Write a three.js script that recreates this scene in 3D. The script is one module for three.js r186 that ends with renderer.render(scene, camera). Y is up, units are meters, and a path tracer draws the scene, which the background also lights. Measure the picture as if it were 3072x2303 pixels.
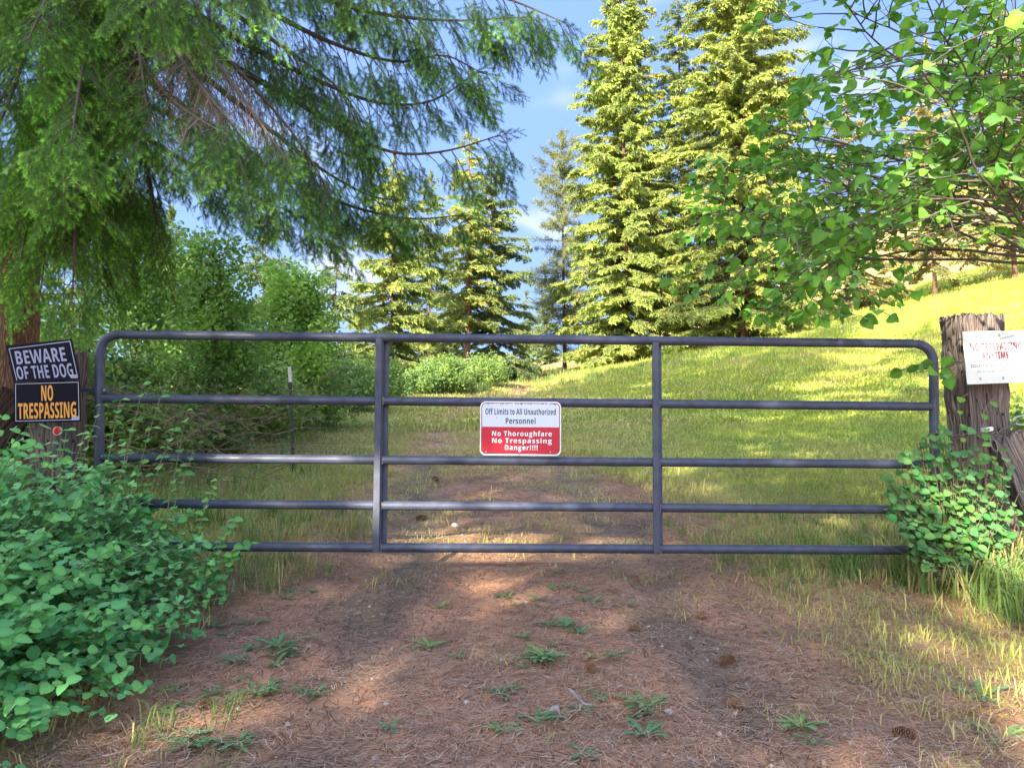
import * as THREE from 'three';
import { mergeGeometries } from 'three/addons/utils/BufferGeometryUtils.js';
import { RoundedBoxGeometry } from 'three/addons/geometries/RoundedBoxGeometry.js';
import { createNoise2D, createNoise3D } from 'simplex-noise';

// ------------------------------------------------------------------ camera, sky, sun, exposure
const EYE = 1.45, PITCH = THREE.MathUtils.degToRad(4.8), FOC = 2235, CX = 1536, CY = 1151.5;
const scene = new THREE.Scene();
const camera = new THREE.PerspectiveCamera(2 * Math.atan(CY / FOC) * 180 / Math.PI, 1024 / 767, 0.05, 2000);
camera.position.set(0, EYE, 0);
camera.rotation.set(PITCH, 0, 0);
const SUN_EL = THREE.MathUtils.degToRad(25), SUN_AZ = [-0.62, 0.785];   // towards the sun: behind the viewer and to one side
const sunDir = new THREE.Vector3(SUN_AZ[0] * Math.cos(SUN_EL), Math.sin(SUN_EL), SUN_AZ[1] * Math.cos(SUN_EL)).normalize();
const sun = new THREE.DirectionalLight(new THREE.Color(1, 0.87, 0.64), 3.9);
sun.position.copy(sunDir).multiplyScalar(80); sun.target.position.set(0, 0, -15);
sun.castShadow = true; sun.shadow.mapSize.set(4096, 4096); sun.shadow.radius = 1;
Object.assign(sun.shadow.camera, { left: -70, right: 70, top: 60, bottom: -60, near: 1, far: 220 });
scene.add(sun, sun.target);
const renderer = new THREE.WebGLRenderer({ antialias: true });
renderer.setSize(1024, 767);
renderer.toneMapping = THREE.LinearToneMapping;
renderer.toneMappingExposure = 5.2;
renderer.shadowMap.enabled = true;

// ------------------------------------------------------------------ tools
function rng(seed) { let s = seed >>> 0; return () => { s = (s + 0x6d2b79f5) | 0; let t = Math.imul(s ^ (s >>> 15), 1 | s); t = (t + Math.imul(t ^ (t >>> 7), 61 | t)) ^ t; return ((t ^ (t >>> 14)) >>> 0) / 4294967296; }; }
const n2 = createNoise2D(rng(11)), n3 = createNoise3D(rng(12));
const fbm = (x, y, o = 4) => { let s = 0, a = 0.5; for (let i = 0; i < o; i++) { s += a * n2(x, y); x = x * 2.03 + 7.1; y = y * 2.03 - 3.7; a *= 0.5; } return s; };
const V = (x, y, z) => new THREE.Vector3(x, y, z);
const lerp = THREE.MathUtils.lerp, clamp = THREE.MathUtils.clamp, sstep = THREE.MathUtils.smoothstep;
const C = (r, g, b) => new THREE.Color().setRGB(r, g, b);
// a pixel of the 3072 x 2303 photograph and a distance ahead of the viewer, as a point
const cp = Math.cos(PITCH), sp = Math.sin(PITCH);
function P(px, py, d) { const u = (px - CX) / FOC, v = -(py - CY) / FOC, F = cp - v * sp; return V(u * d / F, EYE + (v * cp + sp) * d / F, -d); }

// ------------------------------------------------------------------ lie of the land (x across, d ahead)
const trackX = (d) => d < 4 ? 0.02 * d : lerp(0.08, -0.5, sstep(d, 4, 13)) + (d > 24 ? Math.pow((d - 24) / 22, 2) * 2.4 : 0);
function landBase(x, d) {
  let y = d < 0 ? 0.05 * d : d < 4.3 ? 0.158 * d : 0.679 + 0.121 * (d - 4.3);
  y += 0.00045 * Math.pow(Math.max(0, d - 12), 2) * sstep(90, 60, d) * 0;
  const far = sstep(d, 6, 30);
  y += far * 0.17 * Math.max(0, x - 1.2) + far * 0.0035 * Math.pow(Math.max(0, x - 4), 2) * 0.6;
  y -= far * 0.03 * Math.max(0, -x - 4);
  return y;
}
function land(x, d) {
  let y = landBase(x, d);
  const t = x - trackX(d);
  const rut = (Math.exp(-Math.pow((t - 0.78) / 0.22, 2)) + Math.exp(-Math.pow((t + 0.78) / 0.22, 2)));
  y += -0.03 * rut + 0.022 * Math.exp(-Math.pow(t / 0.4, 2));
  y += 0.03 * fbm(x * 0.45, d * 0.45, 3) + 0.012 * n2(x * 2.6, d * 2.6) + (d < 9 ? 0.006 * n2(x * 9, d * 9) : 0);
  if (d > 14) y += 0.10 * n2(x * 0.14 + 5, d * 0.14) * sstep(d, 14, 26);
  return y;
}
function groundAt(px, py) { let lo = 1.5, hi = 120; for (let d = 1.5; d < 120; d += 0.05) { const p = P(px, py, d); if (p.y <= land(p.x, d)) { return V(p.x, land(p.x, d), -d); } } const p = P(px, py, 60); return V(p.x, land(p.x, 60), -60); }

// ------------------------------------------------------------------ sky
{
  const W = 1024, H = 512, data = new Float32Array(W * H * 4), nz = createNoise3D(rng(5));
  const wisps = [[1600, 675, 0.050, 0.012, 1.0], [1650, 660, 0.03, 0.01, 0.8], [2430, 165, 0.06, 0.018, 0.8], [1040, 840, 0.05, 0.035, 1.0], [2620, 300, 0.08, 0.03, 0.7], [2350, 230, 0.04, 0.015, 0.6]].map(([x, y, a, b, k]) => { const q = P(x, y, 1).sub(V(0, EYE, 0)).normalize(); return { az: Math.atan2(q.x, -q.z), el: Math.asin(q.y), a, b, k }; });
  for (let r = 0; r < H; r++) for (let c = 0; c < W; c++) {
    const up = ((r + 0.5) / H - 0.5) * Math.PI, ro = ((c + 0.5) / W - 0.5) * 2 * Math.PI, y = Math.sin(up), x = Math.cos(ro) * Math.cos(up), z = Math.sin(ro) * Math.cos(up);
    const e = Math.max(0, y), k = Math.pow(1 - e, 3.0), cs = Math.max(0, x * sunDir.x + y * sunDir.y + z * sunDir.z);
    let R = lerp(0.068, 0.125, k), G = lerp(0.118, 0.185, k), B = lerp(0.265, 0.29, k);
    const glow = 1.6 * Math.pow(cs, 8) + 0.85 * Math.pow(cs, 2);
    R += glow * 0.62; G += glow * 0.6; B += glow * 0.52;
    const az = Math.atan2(x, -z), el = up;
    let cl = 0;
    const nn = 0.5 + 0.5 * (0.6 * nz(x * 9, y * 26, z * 9) + 0.3 * nz(x * 22, y * 55, z * 22) + 0.15 * nz(x * 50, y * 110, z * 50));
    for (const w of wisps) { const q = Math.pow((az - w.az) / w.a, 2) + Math.pow((el - w.el + (az - w.az) * 0.25) / w.b, 2); if (q < 6) cl = Math.max(cl, w.k * Math.exp(-q) * sstep(nn, 0.2, 0.75)); }
    const high = sstep(0.5 + 0.5 * (0.6 * nz(x * 3 + 9, y * 8, z * 3) + 0.3 * nz(x * 8, y * 20, z * 8) + 0.2 * nz(x * 20, y * 44, z * 20)), 0.62, 0.95) * 0.35 * sstep(y, 0.02, 0.2);
    cl = Math.max(cl, high);
    R = lerp(R, 0.25, cl); G = lerp(G, 0.26, cl); B = lerp(B, 0.28, cl);
    if (y < 0) { R = 0.16; G = 0.17; B = 0.15; }
    const o = (r * W + c) * 4; data[o] = R; data[o + 1] = G; data[o + 2] = B; data[o + 3] = 1;
  }
  const sky = new THREE.DataTexture(data, W, H, THREE.RGBAFormat, THREE.FloatType);
  sky.mapping = THREE.EquirectangularReflectionMapping; sky.magFilter = THREE.LinearFilter; sky.needsUpdate = true;
  scene.background = sky; scene.environment = sky;
}

// ------------------------------------------------------------------ object tools
const taken = {};
function numbered(n) { if (!(n in taken)) { taken[n] = 0; return n; } taken[n]++; return n + '_' + String(taken[n]).padStart(3, '0'); }
const shade = (o) => { o.castShadow = true; o.receiveShadow = true; return o; };
function thing(name, label, category, base = V(0, 0, 0), group) {
  const g = new THREE.Group(); g.name = numbered(name); g.position.copy(base); g.userData = { label, category }; if (group) g.userData.group = group; scene.add(g); return g;
}
// geometry given in world axes becomes a part of the thing (a Group that is only moved, never turned)
function part(t, name, geo, mat, kind, label) {
  const off = t.isMesh || t.parent !== scene ? t.userData.off : t.position;
  const g = geo.clone().translate(-off.x, -off.y, -off.z), m = shade(new THREE.Mesh(g, mat)); m.name = name; m.userData.off = off.clone();
  if (kind) m.userData.kind = kind; if (label) m.userData.label = label; t.add(m); return m;
}
function setting(name, geo, mat) { const m = shade(new THREE.Mesh(geo, mat)); m.name = name; m.userData = { kind: 'structure' }; scene.add(m); return m; }
function instanced(t, name, geo, mat, list, kind = 'stuff') {   // list: {m: Matrix4 (world), c: Color?}
  const im = shade(new THREE.InstancedMesh(geo, mat, list.length)); im.name = name; im.userData.kind = kind;
  const off = t ? t.position : V(0, 0, 0), q = new THREE.Matrix4();
  list.forEach((e, i) => { q.copy(e.m); q.elements[12] -= off.x; q.elements[13] -= off.y; q.elements[14] -= off.z; im.setMatrixAt(i, q); if (e.c) im.setColorAt(i, e.c); });
  (t || scene).add(im); return im;
}
const _x = V(), _y = V(), _z = V();
function basis(pos, axis, up, s, sy = s, sz = s) {   // local x along axis, local y near up
  _x.copy(axis).normalize(); _z.crossVectors(_x, up); if (_z.lengthSq() < 1e-6) _z.set(0, 0, 1).cross(_x).addScalar(0.01); _z.normalize(); _y.crossVectors(_z, _x);
  const m = new THREE.Matrix4().makeBasis(_x.multiplyScalar(s), _y.multiplyScalar(sy), _z.multiplyScalar(sz)); m.setPosition(pos); return m;
}
class GB {   // collects faces
  constructor(smooth = true) { this.p = []; this.n = smooth ? [] : null; this.c = []; this.u = []; this.i = []; }
  v(x, y, z, nx, ny, nz, col, u = 0, w = 0) { this.p.push(x, y, z); if (this.n) this.n.push(nx, ny, nz); this.c.push(col.r, col.g, col.b); this.u.push(u, w); return this.p.length / 3 - 1; }
  tri(a, b, c, col, cTip) { const k = this.v(a.x, a.y, a.z, 0, 1, 0, col), l = this.v(b.x, b.y, b.z, 0, 1, 0, col), m = this.v(c.x, c.y, c.z, 0, 1, 0, cTip || col); this.i.push(k, l, m); }
  tube(path, radii, sides, col, uScale = 1, rough = 0, cap = true) {
    const n = path.length, T = V(), A = V(), B = V(); let len = 0; const k0 = this.p.length / 3; let ref = V(0, 1, 0);
    T.subVectors(path[1], path[0]).normalize(); if (Math.abs(T.y) > 0.9) ref = V(1, 0, 0.02);
    for (let i = 0; i < n; i++) {
      T.subVectors(path[Math.min(n - 1, i + 1)], path[Math.max(0, i - 1)]).normalize(); A.crossVectors(ref, T).normalize(); B.crossVectors(T, A);
      if (i) len += path[i].distanceTo(path[i - 1]);
      const r = typeof radii === 'number' ? radii : radii[i];
      for (let j = 0; j <= sides; j++) {
        const a = j / sides * Math.PI * 2, ca = Math.cos(a), sa = Math.sin(a), nx = A.x * ca + B.x * sa, ny = A.y * ca + B.y * sa, nz = A.z * ca + B.z * sa;
        const q = rough ? r * (1 + rough * n3(nx * 2.5 + path[i].x, len * 2.2, nz * 2.5 + path[i].z)) : r;
        this.v(path[i].x + nx * q, path[i].y + ny * q, path[i].z + nz * q, nx, ny, nz, col, j / sides * uScale, len);
      }
    }
    for (let i = 0; i < n - 1; i++) for (let j = 0; j < sides; j++) { const a = k0 + i * (sides + 1) + j, b = a + sides + 1; this.i.push(a, a + 1, b, b, a + 1, b + 1); }
    if (cap) for (const e of [0, n - 1]) { const s = k0 + e * (sides + 1); T.subVectors(path[e], path[e ? n - 2 : 1]).normalize(); const r0 = this.v(path[e].x, path[e].y, path[e].z, T.x, T.y, T.z, col); for (let j = 0; j < sides; j++) e ? this.i.push(r0, s + j, s + j + 1) : this.i.push(r0, s + j + 1, s + j); }
    return this;
  }
  build() {
    const g = new THREE.BufferGeometry(); g.setAttribute('position', new THREE.Float32BufferAttribute(this.p, 3)); if (this.n) g.setAttribute('normal', new THREE.Float32BufferAttribute(this.n, 3));
    g.setAttribute('color', new THREE.Float32BufferAttribute(this.c, 3)); g.setAttribute('uv', new THREE.Float32BufferAttribute(this.u, 2)); g.setIndex(this.i); return g;
  }
}
function curve(pts, n) { const c = new THREE.CatmullRomCurve3(pts, false, 'centripetal'); return c.getSpacedPoints(n); }
function tex(w, h, f, srgb = true, rep) {   // f(u, v) -> [r, g, b] 0..1
  const d = new Uint8Array(w * h * 4); for (let y = 0; y < h; y++) for (let x = 0; x < w; x++) { const c = f(x / w, y / h), o = (y * w + x) * 4; d[o] = clamp(c[0] * 255, 0, 255); d[o + 1] = clamp(c[1] * 255, 0, 255); d[o + 2] = clamp(c[2] * 255, 0, 255); d[o + 3] = 255; }
  const t = new THREE.DataTexture(d, w, h); t.magFilter = THREE.LinearFilter; t.wrapS = t.wrapT = THREE.RepeatWrapping; if (srgb) t.colorSpace = THREE.SRGBColorSpace; if (rep) t.repeat.set(rep[0], rep[1]); t.needsUpdate = true; return t;
}
// noise that repeats over the unit square
const tnoise = (u, v, f, o = 0) => { const a = u * 6.28318, b = v * 6.28318, r = f / 6.28318; return n3(Math.cos(a) * r + o, Math.sin(a) * r + Math.cos(b) * r * 1.0, Math.sin(b) * r - o); };

// ------------------------------------------------------------------ materials
const std = (o) => new THREE.MeshStandardMaterial(o);
const leafy = (o) => new THREE.MeshPhysicalMaterial({ roughness: 0.92, transmission: 0.42, thickness: 0, side: THREE.DoubleSide, vertexColors: true, specularIntensity: 0.6, ...o });
const barkTex = tex(256, 512, (u, v) => { const s = tnoise(u, v * 0.5, 9, 1) * 0.5 + 0.5, r = Math.abs(n2(u * 14, v * 5)) * 0.7 + Math.abs(n2(u * 30 + 3, v * 12)) * 0.3; const k = 0.35 + 0.65 * Math.pow(r, 0.6) * (0.7 + 0.3 * s); return [k, k * 0.93, k * 0.88]; });
const M = {
  bark: std({ map: barkTex, bumpMap: barkTex, bumpScale: 0.02, vertexColors: true, roughness: 0.95 }),
  twig: std({ vertexColors: true, roughness: 0.9 }),
  needle: leafy({ transmission: 0.22, roughness: 0.85 }),
  farNeedle: leafy({ transmission: 0.42, roughness: 0.92 }),
  leaf: leafy({ transmission: 0.45 }),
  bushLeaf: leafy({ transmission: 0.34, roughness: 0.8 }),
  grass: leafy({ transmission: 0.42, roughness: 0.85 }),
  litter: std({ vertexColors: true, roughness: 0.9, side: THREE.DoubleSide }),
};

// ================================================================== the ground
const trackW = (x, d) => { const t = Math.abs(x - trackX(d)); const w = d < 7 ? 1.55 : d < 14 ? lerp(1.55, 1.2, (d - 7) / 7) : 1.25; return 1 - sstep(t + 0.35 * fbm(x * 1.1, d * 0.8, 3), w * 0.72, w * 1.12); };
const grassy = (x, d) => {   // how much living grass grows here
  const t = trackW(x, d), rut = Math.exp(-Math.pow((Math.abs(x - trackX(d)) - 0.78) / 0.32, 2));
  let g = 1 - 0.97 * t;
  if (d > 8) g = Math.max(g, (1 - rut) * (0.22 + 0.3 * sstep(d, 8, 16)));
  const near = 1 - sstep(d, 5.5, 10);
  g *= 1 - near * (x < 0.6 ? lerp(0.25, 0.8, sstep(x, -2.2, -1.2)) : 0.55);
  return clamp(g + 0.34 * fbm(x * 0.8 + 3, d * 0.6, 3) + (d > 4.4 && d < 18 ? 0.18 : 0), 0, 1);
};
{
  const xs = [], ds = [];
  for (let x = 0; x < 5.5; x += 0.045) xs.push(x); for (let x = 5.5, s = 0.05; x < 170; x += s, s *= 1.06) xs.push(x);
  const X = [...xs.slice(1).reverse().map((x) => -x), ...xs];
  for (let d = 1.2; d < 10; d += 0.045) ds.push(d); for (let d = 10, s = 0.05; d < 190; d += s, s *= 1.03) ds.push(d);
  const before = []; for (let d = 1.2 - 0.1, s = 0.1; d > -70; d -= s, s *= 1.25) before.push(d);
  const D = [...before.reverse(), ...ds], nx = X.length, nd = D.length, pos = new Float32Array(nx * nd * 3), col = new Float32Array(nx * nd * 3), uv = new Float32Array(nx * nd * 2), idx = [];
  const mixc = (a, b, t) => [lerp(a[0], b[0], t), lerp(a[1], b[1], t), lerp(a[2], b[2], t)];
  for (let j = 0; j < nd; j++) for (let i = 0; i < nx; i++) {
    const k = j * nx + i, x = X[i], d = D[j]; pos[k * 3] = x; pos[k * 3 + 1] = land(x, d); pos[k * 3 + 2] = -d; uv[k * 2] = x / 1.7; uv[k * 2 + 1] = d / 1.7;
    const tr = trackW(x, d), g = grassy(x, d), rut = Math.exp(-Math.pow((Math.abs(x - trackX(d)) - 0.78) / 0.26, 2));
    let c = mixc([0.58, 0.33, 0.20], [0.50, 0.31, 0.235], clamp(tr * 0.6 + 0.5 * fbm(x * 0.9, d * 0.7 + 9, 3), 0, 1));        // needle litter, dusty earth
    c = mixc(c, [0.185, 0.145, 0.125], clamp(rut * 0.95 * (d < 9 ? 1 : 0.4) + 0.95 * (fbm(x * 1.3 + 4, d * 0.8, 4) - 0.02), 0, 0.95));              // dark gravel in the wheel tracks
    c = mixc(c, [0.50, 0.46, 0.17], g * 0.8);                       // thatch under the grass
    const dry = sstep(fbm(x * 0.22 + 20, d * 0.3, 3), 0.02, 0.4) * sstep(x, 1.5, 4); c = mixc(c, [0.55, 0.46, 0.27], dry * 0.75);
    const s = 1.3 * (1 + 0.16 * n2(x * 3.1, d * 3.1)); col[k * 3] = c[0] * s; col[k * 3 + 1] = c[1] * s; col[k * 3 + 2] = c[2] * s;
    if (i < nx - 1 && j < nd - 1) idx.push(k, k + 1, k + nx, k + nx, k + 1, k + nx + 1);
  }
  const g = new THREE.BufferGeometry(); g.setAttribute('position', new THREE.BufferAttribute(pos, 3)); g.setAttribute('color', new THREE.BufferAttribute(col, 3)); g.setAttribute('uv', new THREE.BufferAttribute(uv, 2)); g.setIndex(idx); g.computeVertexNormals();
  const S = 1024, cv = document.createElement('canvas'); cv.width = cv.height = S; const q = cv.getContext('2d'), r = rng(77);
  q.fillStyle = 'rgb(196,186,178)'; q.fillRect(0, 0, S, S);
  const wrap = (f) => { for (const dx of [0, -S, S]) for (const dy of [0, -S, S]) { q.save(); q.translate(dx, dy); f(); q.restore(); } };
  for (let i = 0; i < 2600; i++) { const x = r() * S, y = r() * S, a = 2 + r() * 7, k = 120 + r() * 120; wrapDot(x, y, a, `rgba(${k},${k * 0.94},${k * 0.9},${0.25 + r() * 0.4})`); }
  function wrapDot(x, y, a, s) { for (const dx of [0, -S, S]) for (const dy of [0, -S, S]) { if (x + dx < -12 || x + dx > S + 12 || y + dy < -12 || y + dy > S + 12) continue; q.fillStyle = s; q.beginPath(); q.ellipse(x + dx, y + dy, a, a * 0.7, x, 0, 7); q.fill(); } }
  for (let i = 0; i < 9000; i++) { const x = r() * S, y = r() * S, a = r() * 6.28, l = 10 + r() * 38, k = r() < 0.45 ? 70 + r() * 70 : 190 + r() * 65, w = 1 + r() * 1.2; const ex = x + Math.cos(a) * l, ey = y + Math.sin(a) * l; for (const dx of [0, -S, S]) for (const dy of [0, -S, S]) { if (Math.max(x, ex) + dx < 0 || Math.min(x, ex) + dx > S || Math.max(y, ey) + dy < 0 || Math.min(y, ey) + dy > S) continue; q.strokeStyle = `rgba(${k},${k * (0.86 + r() * 0.1)},${k * (0.7 + r() * 0.2)},0.75)`; q.lineWidth = w; q.beginPath(); q.moveTo(x + dx, y + dy); q.lineTo(ex + dx, ey + dy); q.stroke(); } }
  for (let i = 0; i < 700; i++) { const k = 150 + r() * 100; wrapDot(r() * S, r() * S, 1.5 + r() * 4, `rgb(${k},${k},${k})`); }
  const t = new THREE.CanvasTexture(cv); t.wrapS = t.wrapT = THREE.RepeatWrapping; t.colorSpace = THREE.SRGBColorSpace; const b = new THREE.CanvasTexture(cv); b.wrapS = b.wrapT = THREE.RepeatWrapping;
  setting('ground', g, std({ map: t, bumpMap: b, bumpScale: 0.012, vertexColors: true, roughness: 0.97 }));
}

// ================================================================== the gate
const gd = (px) => lerp(4.23, 4.35, (px - 285) / 2527);
const G3 = (px, py) => P(px, py, gd(px));
const railY = [[1002.5, 1031.5], [1194.5, 1219], [1372, 1393], [1509, 1529], [1638, 1650]];
const railAt = (k, px) => { const [a, b] = railY[k]; return G3(px, lerp(a, b, (px - 285) / 2527)); };
const paintTex = tex(512, 512, (u, v) => { const n = 0.5 + 0.5 * tnoise(u, v, 14), f = 0.5 + 0.5 * n2(u * 90, v * 90); const chip = sstep(n2(u * 60 + 5, v * 30) * 0.6 + n2(u * 130, v * 60) * 0.4, 0.80, 0.86); const k = 0.80 + 0.16 * n + 0.08 * f; return [lerp(k, 1, chip), lerp(k, 0.98, chip), lerp(k, 0.94, chip)]; });
const paintRough = tex(256, 256, (u, v) => { const n = 0.62 + 0.18 * tnoise(u, v, 10, 3) + 0.1 * n2(u * 60, v * 60); return [n, n, n]; }, false);
M.paint = std({ color: C(0.060, 0.072, 0.125), map: paintTex, roughnessMap: paintRough, roughness: 0.85, metalness: 0.0, bumpMap: paintRough, bumpScale: 0.0012, vertexColors: true });
const white = C(1, 1, 1);
{
  const TL = railAt(0, 299), TR = railAt(0, 2801), BL = railAt(4, 294), BR = railAt(4, 2808), R = 0.0262, rad = 0.125;
  const gate = thing('metal_gate', 'dark slate-blue tubular steel gate closed across the dirt track', 'gate', V(BL.x, land(BL.x, -BL.z), BL.z));
  const corner = (p, a, b) => { const A = p.clone().add(a.clone().sub(p).setLength(rad)), B = p.clone().add(b.clone().sub(p).setLength(rad)), out = []; for (let i = 0; i <= 8; i++) { const t = i / 8; out.push(A.clone().multiplyScalar((1 - t) * (1 - t)).addScaledVector(p, 2 * t * (1 - t)).addScaledVector(B, t * t)); } return out; };
  const seg = (a, b, n) => Array.from({ length: n }, (_, i) => a.clone().lerp(b, (i + 1) / (n + 1)));
  const c1 = corner(TL, BL, TR), c2 = corner(TR, TL, BR);
  part(gate, 'top_frame', new GB().tube([...seg(BL, c1[0], 4), ...c1, ...seg(c1[8], c2[0], 20), ...c2, ...seg(c2[8], BR, 4)], R, 18, white, 0.16).build(), M.paint);
  part(gate, 'bottom_rail', new GB().tube([BL.clone().add(V(R * 0.6, 0, 0)), ...seg(BL, BR, 20), BR.clone().add(V(-R * 0.6, 0, 0))], R * 0.99, 18, white, 0.16).build(), M.paint);
  for (const k of [1, 2, 3]) { const a = railAt(k, 296), b = railAt(k, 2803); a.x += R * 0.6; b.x -= R * 0.6; part(gate, 'rail', new GB().tube([a, ...seg(a, b, 20), b], R * 0.98, 18, white, 0.16).build(), M.paint); }
  for (const [pt, pb] of [[1140, 1131], [1963, 1967]]) {
    const a = railAt(0, pt), b = railAt(4, pb); a.y -= 0.012; b.y -= 0.022;
    const strip = (dx0, dx1, dz, th) => {   // a flat bar from a to b
      const g = new RoundedBoxGeometry(dx1 - dx0, 1, th, 2, 0.004), p = g.attributes.position, uv = g.attributes.uv, c = V();
      for (let i = 0; i < p.count; i++) { const t = clamp(p.getY(i) + 0.5, 0, 1); c.copy(b).lerp(a, t); uv.setXY(i, p.getX(i) * 2, t * 1.2); p.setXYZ(i, p.getX(i) + c.x + (dx0 + dx1) / 2, c.y + (p.getY(i) + 0.5 - t), p.getZ(i) + c.z + dz); }
      g.computeVertexNormals(); g.setAttribute('color', new THREE.Float32BufferAttribute(new Float32Array(p.count * 3).fill(1), 3)); return g;
    };
    const br = part(gate, 'brace', strip(-0.019, 0.019, R + 0.006, 0.016), M.paint);
    part(br, 'back_plate', strip(0.004, 0.048, -R - 0.008, 0.012), M.paint);
    part(br, 'web', strip(0.0185, 0.0235, R - 0.012, 0.03), M.paint);
    const wr = rng(pt);
    for (let k = 1; k < 5; k++) { const q = railAt(k, lerp(pt, pb, k / 4)), w = new GB(); for (let i = 0; i < 5; i++) { const s = new THREE.IcosahedronGeometry(0.004 + wr() * 0.003, 0), p = V(q.x + 0.024, q.y - 0.02 + i * 0.009, q.z + R * 0.8); s.translate(p.x, p.y, p.z); const a2 = s.attributes.position; for (let f = 0; f < a2.count; f += 3) w.tri(V().fromBufferAttribute(a2, f), V().fromBufferAttribute(a2, f + 1), V().fromBufferAttribute(a2, f + 2), C(4.5, 3.9, 2.2)); } const g = w.build(); g.computeVertexNormals(); part(br, 'weld_bead', g, M.paint); }
  }
  // hinge: a band round the end tube, a lug and a bolt
  const h = G3(296, 1172), band = new GB().tube([h.clone().add(V(0.002, -0.018, 0)), h.clone().add(V(0.002, 0.018, 0))], 0.031, 20, white, 0.2).build();
  const hb = part(gate, 'hinge_band', band, M.paint);
  const lug = new RoundedBoxGeometry(0.045, 0.032, 0.012, 2, 0.003); lug.translate(h.x + 0.043, h.y, h.z + 0.012); lug.setAttribute('color', new THREE.Float32BufferAttribute(new Float32Array(lug.attributes.position.count * 3).fill(1), 3)); part(hb, 'hinge_lug', lug, M.paint);
  M.steel = std({ color: C(0.42, 0.42, 0.42), metalness: 0.9, roughness: 0.42 });
  const bolt = new THREE.CylinderGeometry(0.008, 0.0085, 0.014, 12); bolt.rotateX(Math.PI / 2); bolt.translate(h.x + 0.047, h.y + 0.002, h.z + 0.024); part(hb, 'hinge_bolt', bolt, M.steel);
  const pin = new RoundedBoxGeometry(0.10, 0.02, 0.02, 2, 0.004); pin.translate(h.x - 0.07, h.y + 0.004, h.z + 0.002); pin.setAttribute('color', new THREE.Float32BufferAttribute(new Float32Array(pin.attributes.position.count * 3).fill(1), 3)); part(hb, 'hinge_pin', pin, M.paint);
}

// ================================================================== timbers
const woodTex = tex(512, 512, (u, v) => { const w = u + 0.03 * tnoise(u, v, 3, 8); const g = n2(w * 46, v * 3) * 0.45 + n2(w * 110, v * 5 + 4) * 0.3 + n2(w * 18 + 7, v * 1.6) * 0.35; const crack = sstep(Math.abs(n2(w * 22 + 3, v * 1.8 + 11)), 0.0, 0.09); const k = clamp(0.62 + 0.34 * g, 0, 1) * lerp(0.25, 1, crack); return [k, k * 0.95, k * 0.92]; });
M.oldWood = std({ map: woodTex, bumpMap: woodTex, bumpScale: 0.012, roughness: 0.95, color: C(0.46, 0.41, 0.42) });
M.brownWood = std({ map: woodTex, bumpMap: woodTex, bumpScale: 0.015, roughness: 0.95, color: C(0.21, 0.14, 0.12) });
M.greyWood = std({ map: woodTex, bumpMap: woodTex, bumpScale: 0.01, roughness: 0.95, color: C(0.50, 0.46, 0.52) });
function timber(w, h, dp, seed, amp = 0.008) {   // split, weathered square timber standing on its base
  const g = new THREE.BoxGeometry(w, h, dp, 26, 40, 26), p = g.attributes.position, uv = g.attributes.uv, nm = g.attributes.normal;
  for (let i = 0; i < p.count; i++) {
    const x = p.getX(i), y = p.getY(i), z = p.getZ(i), a = Math.atan2(z / dp, x / w), r = Math.hypot(x, z) || 1, top = sstep(y, h / 2 - 0.05, h / 2);
    const cr = Math.pow(1 - Math.abs(n2(a * 3.2 + seed, y * 0.35 + seed)), 7) * 0.9 + Math.pow(1 - Math.abs(n2(a * 8 + seed * 2, y * 0.9)), 6) * 0.5;
    const corner = Math.pow(Math.abs(Math.sin(2 * a)), 6), dr = -amp * 1.6 * cr + amp * 0.9 * n2(a * 12, y * 1.6 + seed) - corner * 0.006 * (1 + n2(y * 6, seed));
    const k = Math.abs(nm.getY(i)) > 0.5 ? (r / Math.max(w, dp)) * 1.2 : 1;
    p.setX(i, x + x / r * dr * k); p.setZ(i, z + z / r * dr * k); p.setY(i, y + top * (0.02 * n2(x * 22 + seed, z * 22) - 0.02 * Math.abs(n2(x * 50, z * 50 + seed))));
    if (Math.abs(nm.getY(i)) > 0.5) uv.setXY(i, x * 2.2, z * 2.2 + 0.3); else uv.setXY(i, (Math.abs(nm.getX(i)) > 0.5 ? z : x) * 2.2 + seed * 0.37, y * 0.9);
  }
  g.translate(0, h / 2, 0); g.computeVertexNormals(); return g;
}
function solid(name, label, category, geo, mat, pos, euler, group) { const m = shade(new THREE.Mesh(geo, mat)); m.name = numbered(name); m.position.copy(pos); if (euler) m.rotation.set(...euler); m.userData = { label, category }; if (group) m.userData.group = group; scene.add(m); return m; }
const leftPost = P(175, 1400, 4.26), rightPost = P(2962, 1400, 4.56);
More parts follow.
